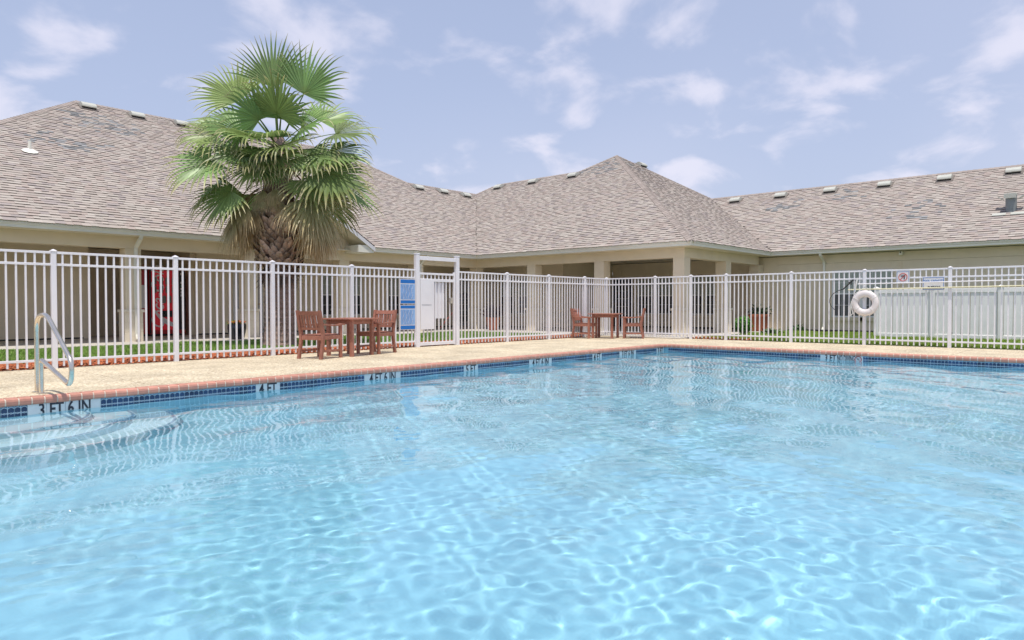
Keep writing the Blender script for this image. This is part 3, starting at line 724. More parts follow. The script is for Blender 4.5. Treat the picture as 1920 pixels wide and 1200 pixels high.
# gable over the entrance, ridge at x = 11.80
def gable():
    Yf = 18.72; zr = roof_z(GH)
    for sgn in (1,-1):
        r = random.Random(9+sgn); up = Vector((sgn*PITCH,0,1)).normalized()
        def P(d, y, h): return (GX+sgn*(GH-d)+up.x*h, y, roof_z(d)+up.z*h)
        bm = B(); vs = [P(0,Yf,0),P(0,19.0,0),P(GH,19.0+GH,0),P(GH,Yf,0)]
        vs2 = [(a,b,c-0.11) for a,b,c in vs]; bm.add(vs+vs2, [(0,1,2,3) if sgn>0 else (3,2,1,0),(7,6,5,4) if sgn>0 else (4,5,6,7),(0,3,7,4),(0,4,5,1)])
        bm.obj('roof','roofbase',bld)
        sh = B(); k = 0
        while k*.1225 < GH-.02:
            d0, d1 = k*.1225, min((k+1)*.1225, GH); y = Yf-.02; rz = True
            while y < 19.0+d0:
                y1 = min(y+r.uniform(.14,.34), 19.0+d0); c = r.gauss(1,.08); t = (.36*c,.30*c,.265*c); h = .02 if rz else .011
                f = (0,1,2,3) if sgn > 0 else (3,2,1,0)
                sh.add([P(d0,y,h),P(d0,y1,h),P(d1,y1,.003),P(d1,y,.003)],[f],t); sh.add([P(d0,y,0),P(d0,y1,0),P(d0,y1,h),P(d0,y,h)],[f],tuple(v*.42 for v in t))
                y = y1; rz = not rz
            k += 1
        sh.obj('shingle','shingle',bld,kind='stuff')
        # rake fascia board and soffit
        fb = B(); a = (GX+sgn*(GH+0.02), roof_z(-0.02)); t = (GX, roof_z(GH))
        fb.add([(x,Yf-0.03+dy,z+dz) for dy in (0,.028) for x,z,dz in ((a[0],a[1],-.03),(a[0],a[1],-.17),(t[0],t[1],-.17),(t[0],t[1],-.03))], [(0,1,2,3),(7,6,5,4),(0,3,7,4),(1,5,6,2),(0,4,5,1),(2,6,7,3)])
        fb.obj('rake_board','white',bld)
        sf = B(); sf.add([(a[0]-sgn*.02,Yf,a[1]-.16),(a[0]-sgn*.02,19.5,a[1]-.16),(GX,19.5,t[1]-.16),(GX,Yf,t[1]-.16)], [(0,1,2,3)]); sf.obj('soffit','soffit',bld)
        xr = GX+sgn*(GH-0.62); rb = B(); rb.box(min(xr,xr+sgn*.60),max(xr,xr+sgn*.60),Yf+0.005,19.48,2.70,2.93); rb.obj('eave_return','trim',bld)
    gw = B(); gw.add([(GX-GH+.05,19.48,2.76),(GX+GH-.05,19.48,2.76),(GX+GH-.05,19.48,2.84),(GX,19.48,roof_z(GH)-.12),(GX-GH+.05,19.48,2.84)], [(0,1,2,3,4)])
    gw.box(GX-GH+.62,GX+GH-.62,19.462,19.478,2.74,2.765)
    gw.obj('gable_wall','stucco',bld)
gable()
singles = []
cells, geom = r_all[0]
vis = sorted([c for c in cells if c[1] < 1.25 and 3.9 < c[0][0] < 8.6 and c[0][1]-c[0][0] > .12], key=lambda c: (c[1], c[0][0]))[:300]
ids = set(id(c) for c in vis)
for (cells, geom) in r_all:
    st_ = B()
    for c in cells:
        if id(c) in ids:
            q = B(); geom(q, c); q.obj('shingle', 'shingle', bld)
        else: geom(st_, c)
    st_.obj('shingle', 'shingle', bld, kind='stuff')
# hip, ridge and valley caps
def caps(p, q, e1, e2, name='ridge_cap'):
    """p,q: plan+height points on the ridge line; e1,e2: plan directions down each side"""
    p, q = Vector(p), Vector(q); t = (q-p); L = t.length; t.normalize(); bm = B(); n = max(1,int(L/.16)); r = random.Random(int(L*100))
    def side(e): v = Vector(e); v = v - t*v.dot(t); return v.normalized()
    s1, s2 = side(e1), side(e2)
    for i in range(n):
        a, b = p+t*(L*i/n), p+t*(L*(i+1)/n+.02); c = r.gauss(1,.08); tint = (.33*c,.28*c,.25*c); h0, h1 = .035, .022; U = Vector((0,0,1))
        for s1_ in (s1,s2):
            v = [a+U*h0, b+U*h1, b+s1_*.15+U*(h1-.006), a+s1_*.15+U*(h0-.006), a+s1_*.15-U*.01, a-U*.01]
            bm.add(v, [(0,1,2,3),(0,3,4,5)], tint)
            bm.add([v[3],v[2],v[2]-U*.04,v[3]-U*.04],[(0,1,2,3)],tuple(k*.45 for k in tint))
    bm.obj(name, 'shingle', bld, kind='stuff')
def pt(x,y,d): return (x,y,roof_z(d))
dz = PITCH
caps(pt(-.25,19,0), pt(7.85,27.1,8.1), (0,-1,-dz), (-1,0,-dz))
caps(pt(7.85,27.1,8.1), pt(18.2,27.1,8.1), (0,-1,-dz), (0,1,-dz))
caps(pt(18.2,27.1,8.1), pt(20.5,24.8,5.8), (0,-1,-dz), (1,0,-dz))
caps(pt(20.5,24.8,5.8), pt(24.9,24.8,5.8), (0,-1,-dz), (0,1,-dz))
caps(pt(24.9,24.8,5.8), pt(25.7,24.1,6.6), (-1,0,-dz), (0,1,-dz))
caps(pt(25.7,24.1,6.6), pt(25.7,19.0,6.6), (-1,0,-dz), (1,0,-dz))
caps(pt(25.7,19.0,6.6), pt(26.92,17.77,7.82), (-1,0,-dz), (0,1,-dz))
caps(pt(19.1,9.95,0), pt(26.92,17.77,7.82), (-1,0,-dz), (0,-1,-dz))
caps(pt(26.92,17.77,7.82), pt(30.07,14.63,4.67), (0,-1,-dz), (1,0,-dz))
caps(pt(29.85,14.6,4.65), pt(29.85,-4,4.65), (-1,0,-dz), (1,0,-dz))
# far slopes that close the roofs
cl = B(); z = roof_z
cl.quad((-.25,19,z(0)-.02),(7.85,27.1,z(8.1)-.02),(-.25,35.2,z(0)-.02))
cl.quad((7.85,27.1,z(8.1)-.02),(18.2,27.1,z(8.1)-.02),(26.3,35.2,z(0)-.02),(-.25,35.2,z(0)-.02))
cl.quad((18.2,27.1,z(8.1)-.02),(20.5,24.8,z(5.8)-.02),(26.3,35.2,z(0)-.02))
cl.quad((20.5,24.8,z(5.8)-.02),(24.9,24.8,z(5.8)-.02),(24.9,30.6,z(0)-.02),(20.5,30.6,z(0)-.02))
cl.quad((24.9,24.8,z(5.8)-.02),(25.7,24.1,z(6.6)-.02),(34.5,24.1,z(0)-.02),(34.5,35.2,z(0)-.02),(26.3,35.2,z(0)-.02))
cl.quad((25.7,24.1,z(6.6)-.02),(25.7,19.0,z(6.6)-.02),(26.92,17.77,z(7.82)-.02),(34.5,17.77,z(0)-.02),(34.5,24.1,z(0)-.02))
cl.quad((26.92,17.77,z(7.82)-.02),(30.07,14.63,z(4.67)-.02),(34.5,14.63,z(0)-.02),(34.5,17.77,z(0)-.02))
cl.quad((29.85,14.63,z(4.65)-.02),(29.85,-4.05,z(4.65)-.02),(34.5,-4.05,z(0)-.02),(34.5,14.63,z(0)-.02))
cl.quad((25.2,-4.02,z(0)-.05),(29.85,-4.02,z(4.65)-.03),(34.5,-4.02,z(0)-.05))
cl.obj('roof','roofbase',bld)
# roof vents: low hooded boxes with a dark open front
def vent_mesh():
    # local: x along the eave, y up the slope (plan), z up the roof normal
    w, l, h = .22, .19, .135
    hood = B()
    pr = [(-l,.085),(-l,.115),(-l*.75,.155),(l*.2,.165),(l*.6,.13),(l,.03),(l,0),(-l*.62,0),(-l*.62,.085)]
    hood.prism(pr, -w, w, 0)
    fl = B().box(-w-.06,w+.06,-l-.07,l+.05,0.022,0.03); dk = B().box(-w+.012,w-.012,-l*.93,-l*.625,.031,.0845)
    return hood, fl, dk
VH = [b_.mesh(n_) for b_, n_ in zip(vent_mesh(), ('hood','flashing','louvre'))]
for me_, m_ in zip(VH, ('ventmetal','roofbase','black')): me_.materials.append(M[m_])
def vent(x, y, d, u, n):
    up = Vector((-n[0]*PITCH,-n[1]*PITCH,1)).normalized(); uu = Vector((u[0],u[1],0)); v = up.cross(uu)
    if v.x*n[0]+v.y*n[1] < 0: uu = -uu; v = up.cross(uu)
    e = bpy.data.objects.new('roof_vent', None); COL.objects.link(e); e.parent = bld; e.empty_display_size = .1
    e.matrix_local = Matrix(((uu.x,v.x,up.x,x),(uu.y,v.y,up.y,y),(uu.z,v.z,up.z,roof_z(d)),(0,0,0,1)))
    for nm, me_ in zip(('hood','flashing','louvre'), VH):
        o = bpy.data.objects.new(nm, me_); COL.objects.link(o); o.parent = e
for x in (8.1,9.66,11.22,12.75,14.3,15.9): vent(x,26.72,7.72,(1,0),(0,1))
for x in (20.75,22.25,23.75): vent(x,24.4,5.4,(1,0),(0,1))
for y in (23.6,21.35,19.0): vent(25.3,y,6.2,(0,-1),(1,0))
vent(27.9,17.1,7.15,(1,0),(0,1))
for y in (13.2,11.22,9.24,7.26,5.28,3.24,1.2): vent(29.4,y,4.2,(0,-1),(1,0))
# plumbing vents
def flue(x, y, d, r, h, hood):
    z0 = roof_z(d); e = bpy.data.objects.new('flue', None); COL.objects.link(e); e.parent = bld; LOC[e.name] = (0,0,0)
    B().tube([(x,y,z0-.1),(x,y,z0+h)],r,14).obj('pipe','pipe' if hood else 'trim',e)
    if hood:
        hb = B(); hb.box(x-.20,x+.16,y-.15,y+.17,z0+h,z0+h+.05); hb.box(x-.22,x-.2,y-.15,y+.17,z0+h-.10,z0+h+.05); hb.bar((x-.05,y-.20,z0+h-.12),(x-.05,y-.36,z0+h-.02),.2,.03); hb.bar((x+.05,y+.20,z0+h-.12),(x+.05,y+.34,z0+h-.02),.2,.03); hb.obj('hood','ventmetal',e)
        fl = B(); s = PITCH
        for a,b_ in ((-.46,-.02),(.10,.46)): fl.add([(x-.34+dx,y+yy,z0-.34*s+dx*s+.03+dh) for dh in (0,.02) for dx,yy in ((0,a),(0,b_),(.12,b_),(.12,a))],[(3,2,1,0),(4,5,6,7),(0,1,5,4),(1,2,6,5),(2,3,7,6),(3,0,4,7)])
        fl.obj('flashing','ventmetal',e)
    else:
        fl = B(); n=10
        fl.add([(x+.20*math.cos(a),y-.02+.13*math.sin(a),z0+.13*math.sin(a)*PITCH+.03) for a in [i*2*math.pi/n for i in range(n)]]+[(x,y,z0+.12)],[(i,(i+1)%n,n) for i in range(n)]); fl.obj('flashing','trim',e)
flue(26.86,3.02,1.66,.15,.46,True)
flue(5.43,22.63,3.63,.04,.30,False)
# ------------------------------------------------------------------ white pool fence
FH = 1.845
pm_post = B(); pm_post.cbox(-.036,.036,-.036,.036,0,FH-.03,.005); PM = pm_post.mesh('post'); PM.materials.append(M['white'])
pc = B(); pc.cbox(-.043,.043,-.043,.043,FH-.0295,FH-.012,.004); pc.add([(-.038,-.038,FH-.012),(.038,-.038,FH-.012),(.038,.038,FH-.012),(-.038,.038,FH-.012),(0,0,FH+.012)],[(0,1,4),(1,2,4),(2,3,4),(3,0,4)])
PC = pc.mesh('post_cap'); PC.materials.append(M['white'])
PK = B().box(-.0125,.0125,-.0125,.0125,0.03,1.80).mesh('picket'); PK.materials.append(M['white'])
def fence_run(f, p, q, skip_pickets=False):
    """rails and pickets between two post centres"""
    p, q = Vector(p), Vector(q); d = q-p; L = d.length; a = math.atan2(d.y,d.x); u = d/L
    rm = B().cbox(.034,L-.034,-.018,.018,-.018,.018,.003).mesh('rail'); rm.materials.append(M['white'])
    for z in (1.80,1.615,.135): inst('rail', rm, f, (p.x,p.y,z), a)
    n = max(2, round((L-.07)/.1145)); off = (L)/n
    for i in range(1,n):
        c = p+u*(i*off); inst('picket', PK, f, (c.x+rnd.uniform(-.002,.002),c.y,rnd.uniform(-.004,.004)), a)
def fence_post(f, x, y, a=0):
    o = inst('post', PM, f, (x,y,0), a); c = bpy.data.objects.new('post_cap', PC); COL.objects.link(c); c.parent = o
FY, FX = 12.52, 18.40
fa = thing('picket_fence','white metal picket fence left of the gate in front of the palm','fence',(5,FY,0),'white pool fence runs')
px = [-.37,1.46,3.29,5.13,6.965,8.80,10.57]
for x in px[:-1]: fence_post(fa,x,FY)
for a,b in zip(px[:-1],px[1:]):
    fence_run(fa,(a,FY),(b,FY))
fb = thing('picket_fence','white metal picket fence from the gate to the far corner','fence',(15,FY,0),'white pool fence runs')
px = [11.93,13.73,15.50,17.23,FX]
for x in px[1:]: fence_post(fb,x,FY)
for a,b in zip(px[:-1],px[1:]): fence_run(fb,(a,FY),(b,FY))
fc_ = thing('picket_fence','white metal picket fence along the right end of the pool','fence',(FX,6,0),'white pool fence runs')
py = [FY,10.77,9.60,8.53,6.74,4.97,3.18,1.37,-.45]
for y in py[1:]: fence_post(fc_,FX,y)
for a,b in zip(py[:-1],py[1:]):
    fence_run(fc_,(FX,a),(FX,b))
# gate: tall frame, hinged leaf with shield panels
g = thing('pool_gate','white metal gate in a tall frame with shield panels','gate',(11.25,FY,0))
for x in (10.61,11.89):
    B().cbox(x-.05,x+.05,FY-.05,FY+.05,0,2.17,.006).obj('gate_post','white',g); B().cbox(x-.055,x+.055,FY-.055,FY+.055,2.1702,2.19,.006).obj('post_cap','white',g)
B().cbox(10.661,11.839,FY-.035,FY+.035,2.04,2.13,.005).obj('lintel','white',g)
B().cbox(10.53,10.555,FY-.02,FY+.02,0.06,1.80,.003).obj('hinge_stile','white',g)
gl = B(); gl.cbox(10.69,11.77,FY-.02,FY+.02,1.70,1.745,.004).obj('rail','white',g)
B().cbox(10.69,11.77,FY-.025,FY+.025,1.54,1.605,.004).obj('rail','white',g)
B().cbox(10.69,11.77,FY-.025,FY+.025,.03,.105,.004).obj('rail','white',g)
B().cbox(11.77,11.815,FY-.028,FY+.028,.02,1.78,.004).obj('stile','white',g); B().cbox(10.67,10.6895,FY-.028,FY+.028,.02,1.76,.004).obj('stile','white',g)
for i in range(1,9): x = 10.69+i*.12; B().box(x-.0125,x+.0125,FY-.0125,FY+.0125,.106,1.539 if i else 1.7).box(x-.0125,x+.0125,FY-.0125,FY+.0125,1.606,1.699).obj('picket','white',g)
B().cbox(10.69,11.11,FY-.040,FY-.030,.41,1.60,.004).obj('shield_panel','white',g)
B().cbox(11.05,11.50,FY+.028,FY+.040,.66,1.53,.004).obj('shield_panel','white',g)
B().box(10.72,11.02,FY-.044,FY-.041,.985,.992).obj('panel_slot','pipe',g)
B().cbox(11.62,11.70,FY-.06,FY-.02,1.02,1.16,.006).obj('latch','steel',g)
cd = B(); cd.tube([(11.80,FY+.05,.80),(11.60,FY+.07,.62),(11.42,FY+.08,.44),(11.36,FY+.08,.42)],.006,5); cd.obj('cord','signred',g)
# ------------------------------------------------------------------ signs
def rules_sign(zc, label):
    t = thing('pool_rules_sign', label, 'sign', (10.31,FY-.03,zc)); x0,x1,h = 10.085,10.535,.285
    B().cbox(x0,x1,FY-.032,FY-.026,zc-h,zc+h,.006).obj('panel','paint_white',t)
    up = zc > .8
    hd = .085 if up else .07; ft = .07 if up else .085
    B().box(x0+.012,x1-.012,FY-.0345,FY-.0325,zc+h-.012-hd,zc+h-.012).obj('header_band','signblue',t)
    B().box(x0+.012,x1-.012,FY-.0345,FY-.0325,zc-h+.012,zc-h+.012+ft).obj('footer_band','signblue',t)
    za, zb = zc-h+.03+ft, zc+h-.03-hd
    B().box(x0+.012,x1-.012,FY-.0345,FY-.0325,za,zb).obj('text_field','signpale',t)
    ln = B(); r = random.Random(int(zc*50)); z = zb-.025
    while z > za+.015: ln.box(x0+.03,x1-.03-r.uniform(0,.1),FY-.0355,FY-.0346,z-.006,z); z -= .022
    ln.obj('text_lines','signline',t)
    gq = B()
    for k in range(4):
        xx = x0+.09+.085*k; gq.tube([(xx+.016*math.sin(q*.9+k*1.7),FY-.0362,za+.015+(zb-za-.03)*q/12) for q in range(13)],.003,4)
    gq.obj('painted_glare','paint_white',t)  # wavy white lines: glare on the sign face, painted as strips
rules_sign(1.295,'upper of two blue and white pool rules signs left of the gate')
rules_sign(.700,'lower of two blue and white pool rules signs left of the gate')
def flat_x(bm, y0, y1, z0, z1, d): return bm.box(FX-.04-d, FX-.04-d+.002, y0, y1, z0, z1)
t = thing('no_diving_sign','white square sign with red prohibition ring on the right fence','sign',(FX-.04,4.13,1.63))
B().cbox(FX-.040,FX-.034,3.99,4.27,1.475,1.775,.006).obj('panel','paint_white',t)
bd = B(); 
for q in ((4.003,4.010,1.487,1.763),(4.250,4.257,1.487,1.763),(4.0101,4.2499,1.487,1.494),(4.0101,4.2499,1.756,1.763)): flat_x(bd,*q,.003)
bd.obj('border','signblue',t)
rg = B(); cy_, cz_, rr_ = 4.13,1.63,.088
rg.tube([(FX-.044,cy_+rr_*math.cos(i*math.pi/14),cz_+rr_*math.sin(i*math.pi/14)) for i in range(28)],.008,5,closed=True); rg.bar((FX-.044,cy_+.06,cz_-.06),(FX-.044,cy_-.06,cz_+.06),.006,.014,up=(0,1,1)); rg.obj('prohibition_ring','signred',t)
sw = B(); sw.bar((FX-.0435,cy_-.028,cz_-.055),(FX-.0435,cy_-.028,cz_+.03),.003,.022,up=(0,1,0)); sw.bar((FX-.0435,cy_-.02,cz_+.03),(FX-.0435,cy_+.035,cz_+.012),.003,.016); sw.tube([(FX-.043,cy_-.028,cz_+.044),(FX-.0445,cy_-.028,cz_+.044)],.012,8)
sw.tube([(FX-.0435,cy_+.02+.028*math.cos(a*.5),cz_+.02+.028*math.sin(a*.5)) for a in range(8)],.004,4); sw.obj('diver_symbol','ink',t)
t = thing('capacity_sign','white sign with blue border reading POOL CAPACITY on the right fence','sign',(FX-.04,3.50,1.47))
B().cbox(FX-.040,FX-.034,3.285,3.725,1.315,1.620,.006).obj('panel','paint_white',t)
bd = B()
for q in ((3.298,3.308,1.327,1.608),(3.702,3.712,1.327,1.608),(3.3081,3.7019,1.327,1.337),(3.3081,3.7019,1.598,1.608)): flat_x(bd,*q,.003)
bd.obj('border','signblue',t)
put_text(text_mesh('POOL CAPACITY',.066,.0015,sx=.83,bold=.001),'signline',t,(FX-.0435,3.505,1.53),'-x'); put_text(text_mesh('86 PERSONS',.055,.0015,sx=.85,bold=.001),'ink',t,(FX-.0435,3.49,1.39),'-x')
# ------------------------------------------------------------------ safety gear on the right fence
BC = Vector((FX-.11,4.93,1.02))
t = thing('ring_buoy','white ring buoy with rope hanging on a fence post','ring buoy',tuple(BC))
rb = B(); R0, r0 = .232,.080; n, k = 40, 12; vs = []; fs = []
for i in range(n):
    a = 2*math.pi*i/n
    for j in range(k):
        b_ = 2*math.pi*j/k; rad = R0+r0*math.cos(b_); vs.append((BC.x+.055*math.sin(b_), BC.y+rad*math.cos(a), BC.z+rad*math.sin(a)))
        fs.append((i*k+j,i*k+(j+1)%k,((i+1)%n)*k+(j+1)%k,((i+1)%n)*k+j))
rb.add(vs,fs); rb.sm = True; rb.obj('ring','buoy',t)
bn = B()
for a in (.5,2.6,3.9,5.6):
    bn.tube([(BC.x+.060*math.sin(q), BC.y+(R0+.085*math.cos(q))*math.cos(a), BC.z+(R0+.085*math.cos(q))*math.sin(a)) for q in [i*math.pi/5 for i in range(10)]],.006,5,closed=True)
bn.obj('rope_band','rope',t)
lr = B(); lr.tube([(FX-.05,4.93,1.42),(FX-.09,4.80,1.31),(BC.x-.05,4.72,1.20)],.008,5); lr.tube([(FX-.05,4.93,1.42),(FX-.09,5.05,1.33),(BC.x-.05,5.13,1.25)],.008,5)
lr.tube([(BC.x-.06,5.22,1.07),(BC.x-.06,5.245,.95),(BC.x-.05,5.25,.80),(BC.x-.04,5.235,.70)],.012,5); lr.tube([(BC.x-.06,5.20,1.02),(BC.x-.06,5.22,.92),(BC.x-.04,5.19,.76),(BC.x-.04,5.26,.72)],.012,5)
lr.obj('rope','rope',t)
t = thing('rescue_hook','long yellowed pole with a black looped rescue hook at its left end','rescue hook',(FX-.08,3,1.37))
B().tube([(FX-.075,5.33,1.352),(FX-.075,-.2,1.405)],.014,8).obj('pole','yellow',t)
hk = B(); pts = [(5.20,1.60),(5.30,1.50),(5.44,1.365),(5.56,1.33),(5.68,1.25),(5.75,1.13),(5.755,1.04),(5.72,.95),(5.66,.88),(5.60,.84)]
hk.tube([(FX-.09,a,b) for a,b in pts],[.018,.018,.016,.008,.008,.008,.008,.008,.007,.006],6); hk.tube([(FX-.09,5.26,1.47),(FX-.09,5.24,1.53),(FX-.09,5.33,1.54)],.014,6); hk.obj('hook','rubber',t)
t = thing('skimmer_pole','long white pole with a folded net end lying above the yellowed pole','pole',(FX-.08,3,1.49))
B().tube([(FX-.075,5.11,1.487),(FX-.075,-.2,1.522)],.014,8).obj('pole','white',t)
nt_ = B(); nt_.tube([(FX-.09,5.10,1.64),(FX-.09,5.13,1.55),(FX-.09,5.15,1.42),(FX-.09,5.16,1.30)],[.010,.022,.018,.014],6); nt_.obj('folded_net','rope',t)
B().tube([(FX-.092,5.105,1.60),(FX-.092,5.15,1.45),(FX-.092,5.18,1.30)],.008,5).obj('net_band','signpale',t)
# ------------------------------------------------------------------ white board fence at the right
wf = thing('board_fence','white vinyl board fence with gaps on the lawn at the right','fence',(22.3,3,0))
for y in (5.70,4.27,2.70,1.15,-.4):
    B().cbox(22.24,22.36,y-.06,y+.06,-.02,1.45,.006).obj('post','vinyl',wf)
    B().cbox(22.225,22.375,y-.075,y+.075,1.4502,1.475,.008).add([(22.23,y-.07,1.475),(22.37,y-.07,1.475),(22.37,y+.07,1.475),(22.23,y+.07,1.475),(22.3,y,1.51)],[(0,1,4),(1,2,4),(2,3,4),(3,0,4)]).obj('post_cap','vinyl',wf)
yy = (5.70,4.27,2.70,1.15,-.4); r = random.Random(4)
for a, b_ in zip(yy[:-1], yy[1:]):
    B().cbox(22.27,22.33,b_+.062,a-.062,1.315,1.43,.005).obj('rail','vinyl',wf); B().cbox(22.27,22.33,b_+.062,a-.062,.05,.16,.005).obj('rail','vinyl',wf)
    n = 7; w = (a-b_-.13)/n
    for i in range(n):
        y0 = b_+.065+w*i; g1, g2 = r.uniform(.004,.010), r.uniform(.004,.011)
        bm = B(); s1 = r.uniform(-.004,.004)
        lo, hi = y0+g1, y0+w-g2
        bm.add([(x,y,z) for z,s in ((.158,0),(1.318,s1)) for x,y in ((22.288,lo+s),(22.312,lo+s),(22.312,hi+s),(22.288,hi+s))],[(3,2,1,0),(4,5,6,7),(0,1,5,4),(1,2,6,5),(2,3,7,6),(3,0,4,7)])
        bm.obj('board','vinyl',wf)
# ------------------------------------------------------------------ handrail
t = thing('handrail','looped stainless steel handrail at the pool entry steps','handrail',(2.25,9.14,0))
def arc2(pts, rad, seg=6):
    out = [Vector(pts[0])]
    for i in range(1,len(pts)-1):
        a,b_,c = Vector(pts[i-1]),Vector(pts[i]),Vector(pts[i+1]); r_ = rad[i-1] if isinstance(rad,(list,tuple)) else rad
        u1,u2 = (a-b_).normalized(),(c-b_).normalized(); p1,p2 = b_+u1*r_,b_+u2*r_
        for k in range(seg+1): q = k/seg; out.append(p1*(1-q)**2+b_*2*q*(1-q)+p2*q*q)
    out.append(Vector(pts[-1])); return out
pth = [(2.25,9.23,0.0),(2.25,9.215,.86),(2.25,8.83,.885),(2.25,7.98,.40),(2.25,8.05,.165),(2.25,9.03,.375),(2.25,9.06,.36),(2.25,9.055,0.0)]
B().tube(arc2(pth,[.17,.13,.13,.10,.02,.02]),.0245,14).obj('rail_tube','steel',t)
B().lathe([(.055,0),(.055,.008),(.03,.014)],16,(2.25,9.23)).obj('base_plate','steel',t); B().lathe([(.055,0),(.055,.008),(.03,.014)],16,(2.25,9.055)).obj('base_plate','steel',t)
# ------------------------------------------------------------------ timber chairs and tables
def make_chair(label, closed_back=False):
    e = thing('armchair', label, 'chair', (0,0,0), 'timber chairs at the pool tables')
    for s in (1,-1):
        y = s*.255
        B().cbox(.215,.270,y-.027,y+.027,0,.615,.004).obj('leg','chair',e)
        bm = B(); pr = [(-.335,0),(-.283,0),(-.225,.30),(-.218,.46),(-.315,.885),(-.362,.885),(-.272,.45),(-.275,.30)]
        bm.prism([(a,b_) for a,b_ in pr], y-.027, y+.027, 1); bm.obj('leg','chair',e)
        bm = B(); n = 10; top = []; 
        vs = []
        for i in range(n+1):
            q = i/n; x = -.27+.60*q; z = .635-.028*math.sin(q*math.pi)*(1-.2*q)+.006*math.sin(q*6); 
            if q > .9: z -= .012*(q-.9)/.1
            w = .030+.012*q
            vs += [(x,y-w,z-.014),(x,y+w,z-.014),(x,y+w,z+.014),(x,y-w,z+.014)]
        fs = [(3,2,1,0),(4*n,4*n+1,4*n+2,4*n+3)]
        for i in range(n):
            for j in range(4): fs.append((4*i+j,4*i+(j+1)%4,4*i+4+(j+1)%4,4*i+4+j))
        bm.add(vs,[tuple(reversed(f)) for f in fs]); bm.obj('armrest','chair',e)
        B().cbox(-.235,.2145,y-.016,y+.016,.355,.425,.003).obj('seat_rail','chair',e)
        B().cbox(-.255,.2145,y-.012,y+.012,.125,.165,.003).obj('stretcher','chair',e)
    B().cbox(.222,.262,-.2275,.2275,.355,.425,.003).obj('seat_rail','chair',e); B().cbox(-.262,-.232,-.2275,.2275,.345,.425,.003).obj('seat_rail','chair',e)
    sm = B().cbox(-.028,.028,-.2270,.2270,0,.018,.004).mesh('seat_slat'); sm.materials.append(M['chair'])
    for i in range(7): inst('seat_slat', sm, e, (-.195+.0715*i,0,.4255+.004*abs(i-3)/3))
    def back(z): return -.245-(z-.46)*.235
    def bslab(nm, y0,y1,z0,z1,th):
        b_ = B(); x0,x1 = back(z0),back(z1)
        b_.add([(x0-th,y0,z0),(x0+th,y0,z0),(x0+th,y1,z0),(x0-th,y1,z0),(x1-th,y0,z1),(x1+th,y0,z1),(x1+th,y1,z1),(x1-th,y1,z1)],[(0,3,2,1),(4,5,6,7),(0,1,5,4),(1,2,6,5),(2,3,7,6),(3,0,4,7)])
        b_.obj(nm,'chair',e)
    bslab('top_rail',-.2275,.2275,.795,.872,.016); bslab('back_rail',-.2275,.2275,.525,.575,.013)
    n = 7; gap = .002 if closed_back else .022; w = .455/n
    for i in range(n):
        y0 = -.2275+w*i; bslab('back_slat',y0+gap/2,y0+w-gap/2,.576,.794,.008)
    return e
def make_table(label):
    e = thing('table', label, 'table', (0,0,0), 'timber pool tables')
    lg = B().cbox(-.032,.032,-.032,.032,0,.705,.004).mesh('leg'); lg.materials.append(M['chair'])
    for a in (-1,1):
        for b_ in (-1,1): inst('leg', lg, e, (.29*a,.29*b_,0))
    for a in (-1,1):
        B().cbox(-.2575,.2575,.29*a-.014,.29*a+.014,.615,.704,.003).obj('apron','chair',e); B().cbox(.29*a-.014,.29*a+.014,-.2575,.2575,.615,.704,.003).obj('apron','chair',e)
    n = 8; W_ = .42; w = 2*W_/n
    sl = B().cbox(-W_,W_,-w/2+.003,w/2-.003,0,.025,.004).mesh('slat'); sl.materials.append(M['chair'])
    for i in range(n): inst('slat', sl, e, (0,-W_+w*(i+.5),.7055))
    return e
def place(e, x, y, deg): e.location = (x,y,0.0005); e.rotation_euler[2] = R(deg); return e
ch = make_chair('red brown timber armchair left of the nearer table, its back to the camera')
place(ch, 7.245, 11.285, 17)
c2 = copy_tree(ch); c2['label'] = 'red brown timber armchair right of the nearer table, beside the blue signs'; place(c2, 8.73, 11.60, 196)
tb = make_table('square red brown timber table in front of the palm'); place(tb, 8.02, 11.47, 14)
t2 = copy_tree(tb); t2['label'] = 'square red brown timber table in the far fence corner'; place(t2, 17.20, 11.74, 17)
c3 = make_chair('red brown timber armchair with closed back left of the far table', True); place(c3, 16.82, 12.20, -80)
c4 = copy_tree(ch); c4['label'] = 'red brown timber armchair seen side on, right of the far table'; place(c4, 17.66, 11.08, 118)
# ------------------------------------------------------------------ vending machines
t = thing('vending_machine','red soda vending machine with white script lettering under the left porch','vending machine',(8.95,22.75,0.036))
vx0,vx1,vy = 8.42,9.50,22.45
B().cbox(vx0,vx1,vy,vy+.80,.10,2.10,.02).obj('cabinet','red',t)
B().box(vx0+.03,vx1-.03,vy+.03,vy+.77,.036,.099).obj('plinth','black',t)
B().cbox(vx0+.055,vx1-.22,vy-.03,vy-.001,.22,2.06,.01).obj('front_panel','redlit',t)
B().box(vx0-.001+.002,vx0+.05,vy-.012,vy-.002,.12,2.08).obj('door_edge','black',t)
B().cbox(vx1-.21,vx1-.01,vy-.03,vy-.001,.22,2.06,.01).obj('control_panel','black',t)
for k in range(2):
    tx = text_mesh('Coca-Cola',.52,.002,shear=.32,sx=.86,bold=.004)
    put_text(tx,'paint_white',t,(vx0+.25+.42*k,vy-.034,1.22+.42*k),'-y',roll=R(90)) if k == 0 else bpy.data.meshes.remove(tx)
wv = B(); n = 16; vs = []
for i in range(n+1):
    q = i/n; x = vx0+.07+.74*q; z = 1.02-.78*q**.55+.10*q*q; w = .018+.075*math.sin(math.pi*min(1,q*.8+.1)); vs += [(x,vy-.0335,z-w),(x,vy-.0335,z+w*.8)]
wv.add(vs,[(2*i,2*i+2,2*i+3,2*i+1) for i in range(n)]); wv.obj('ribbon','paint_white',t)
for row, z in enumerate((1.80,1.50)):
    pass
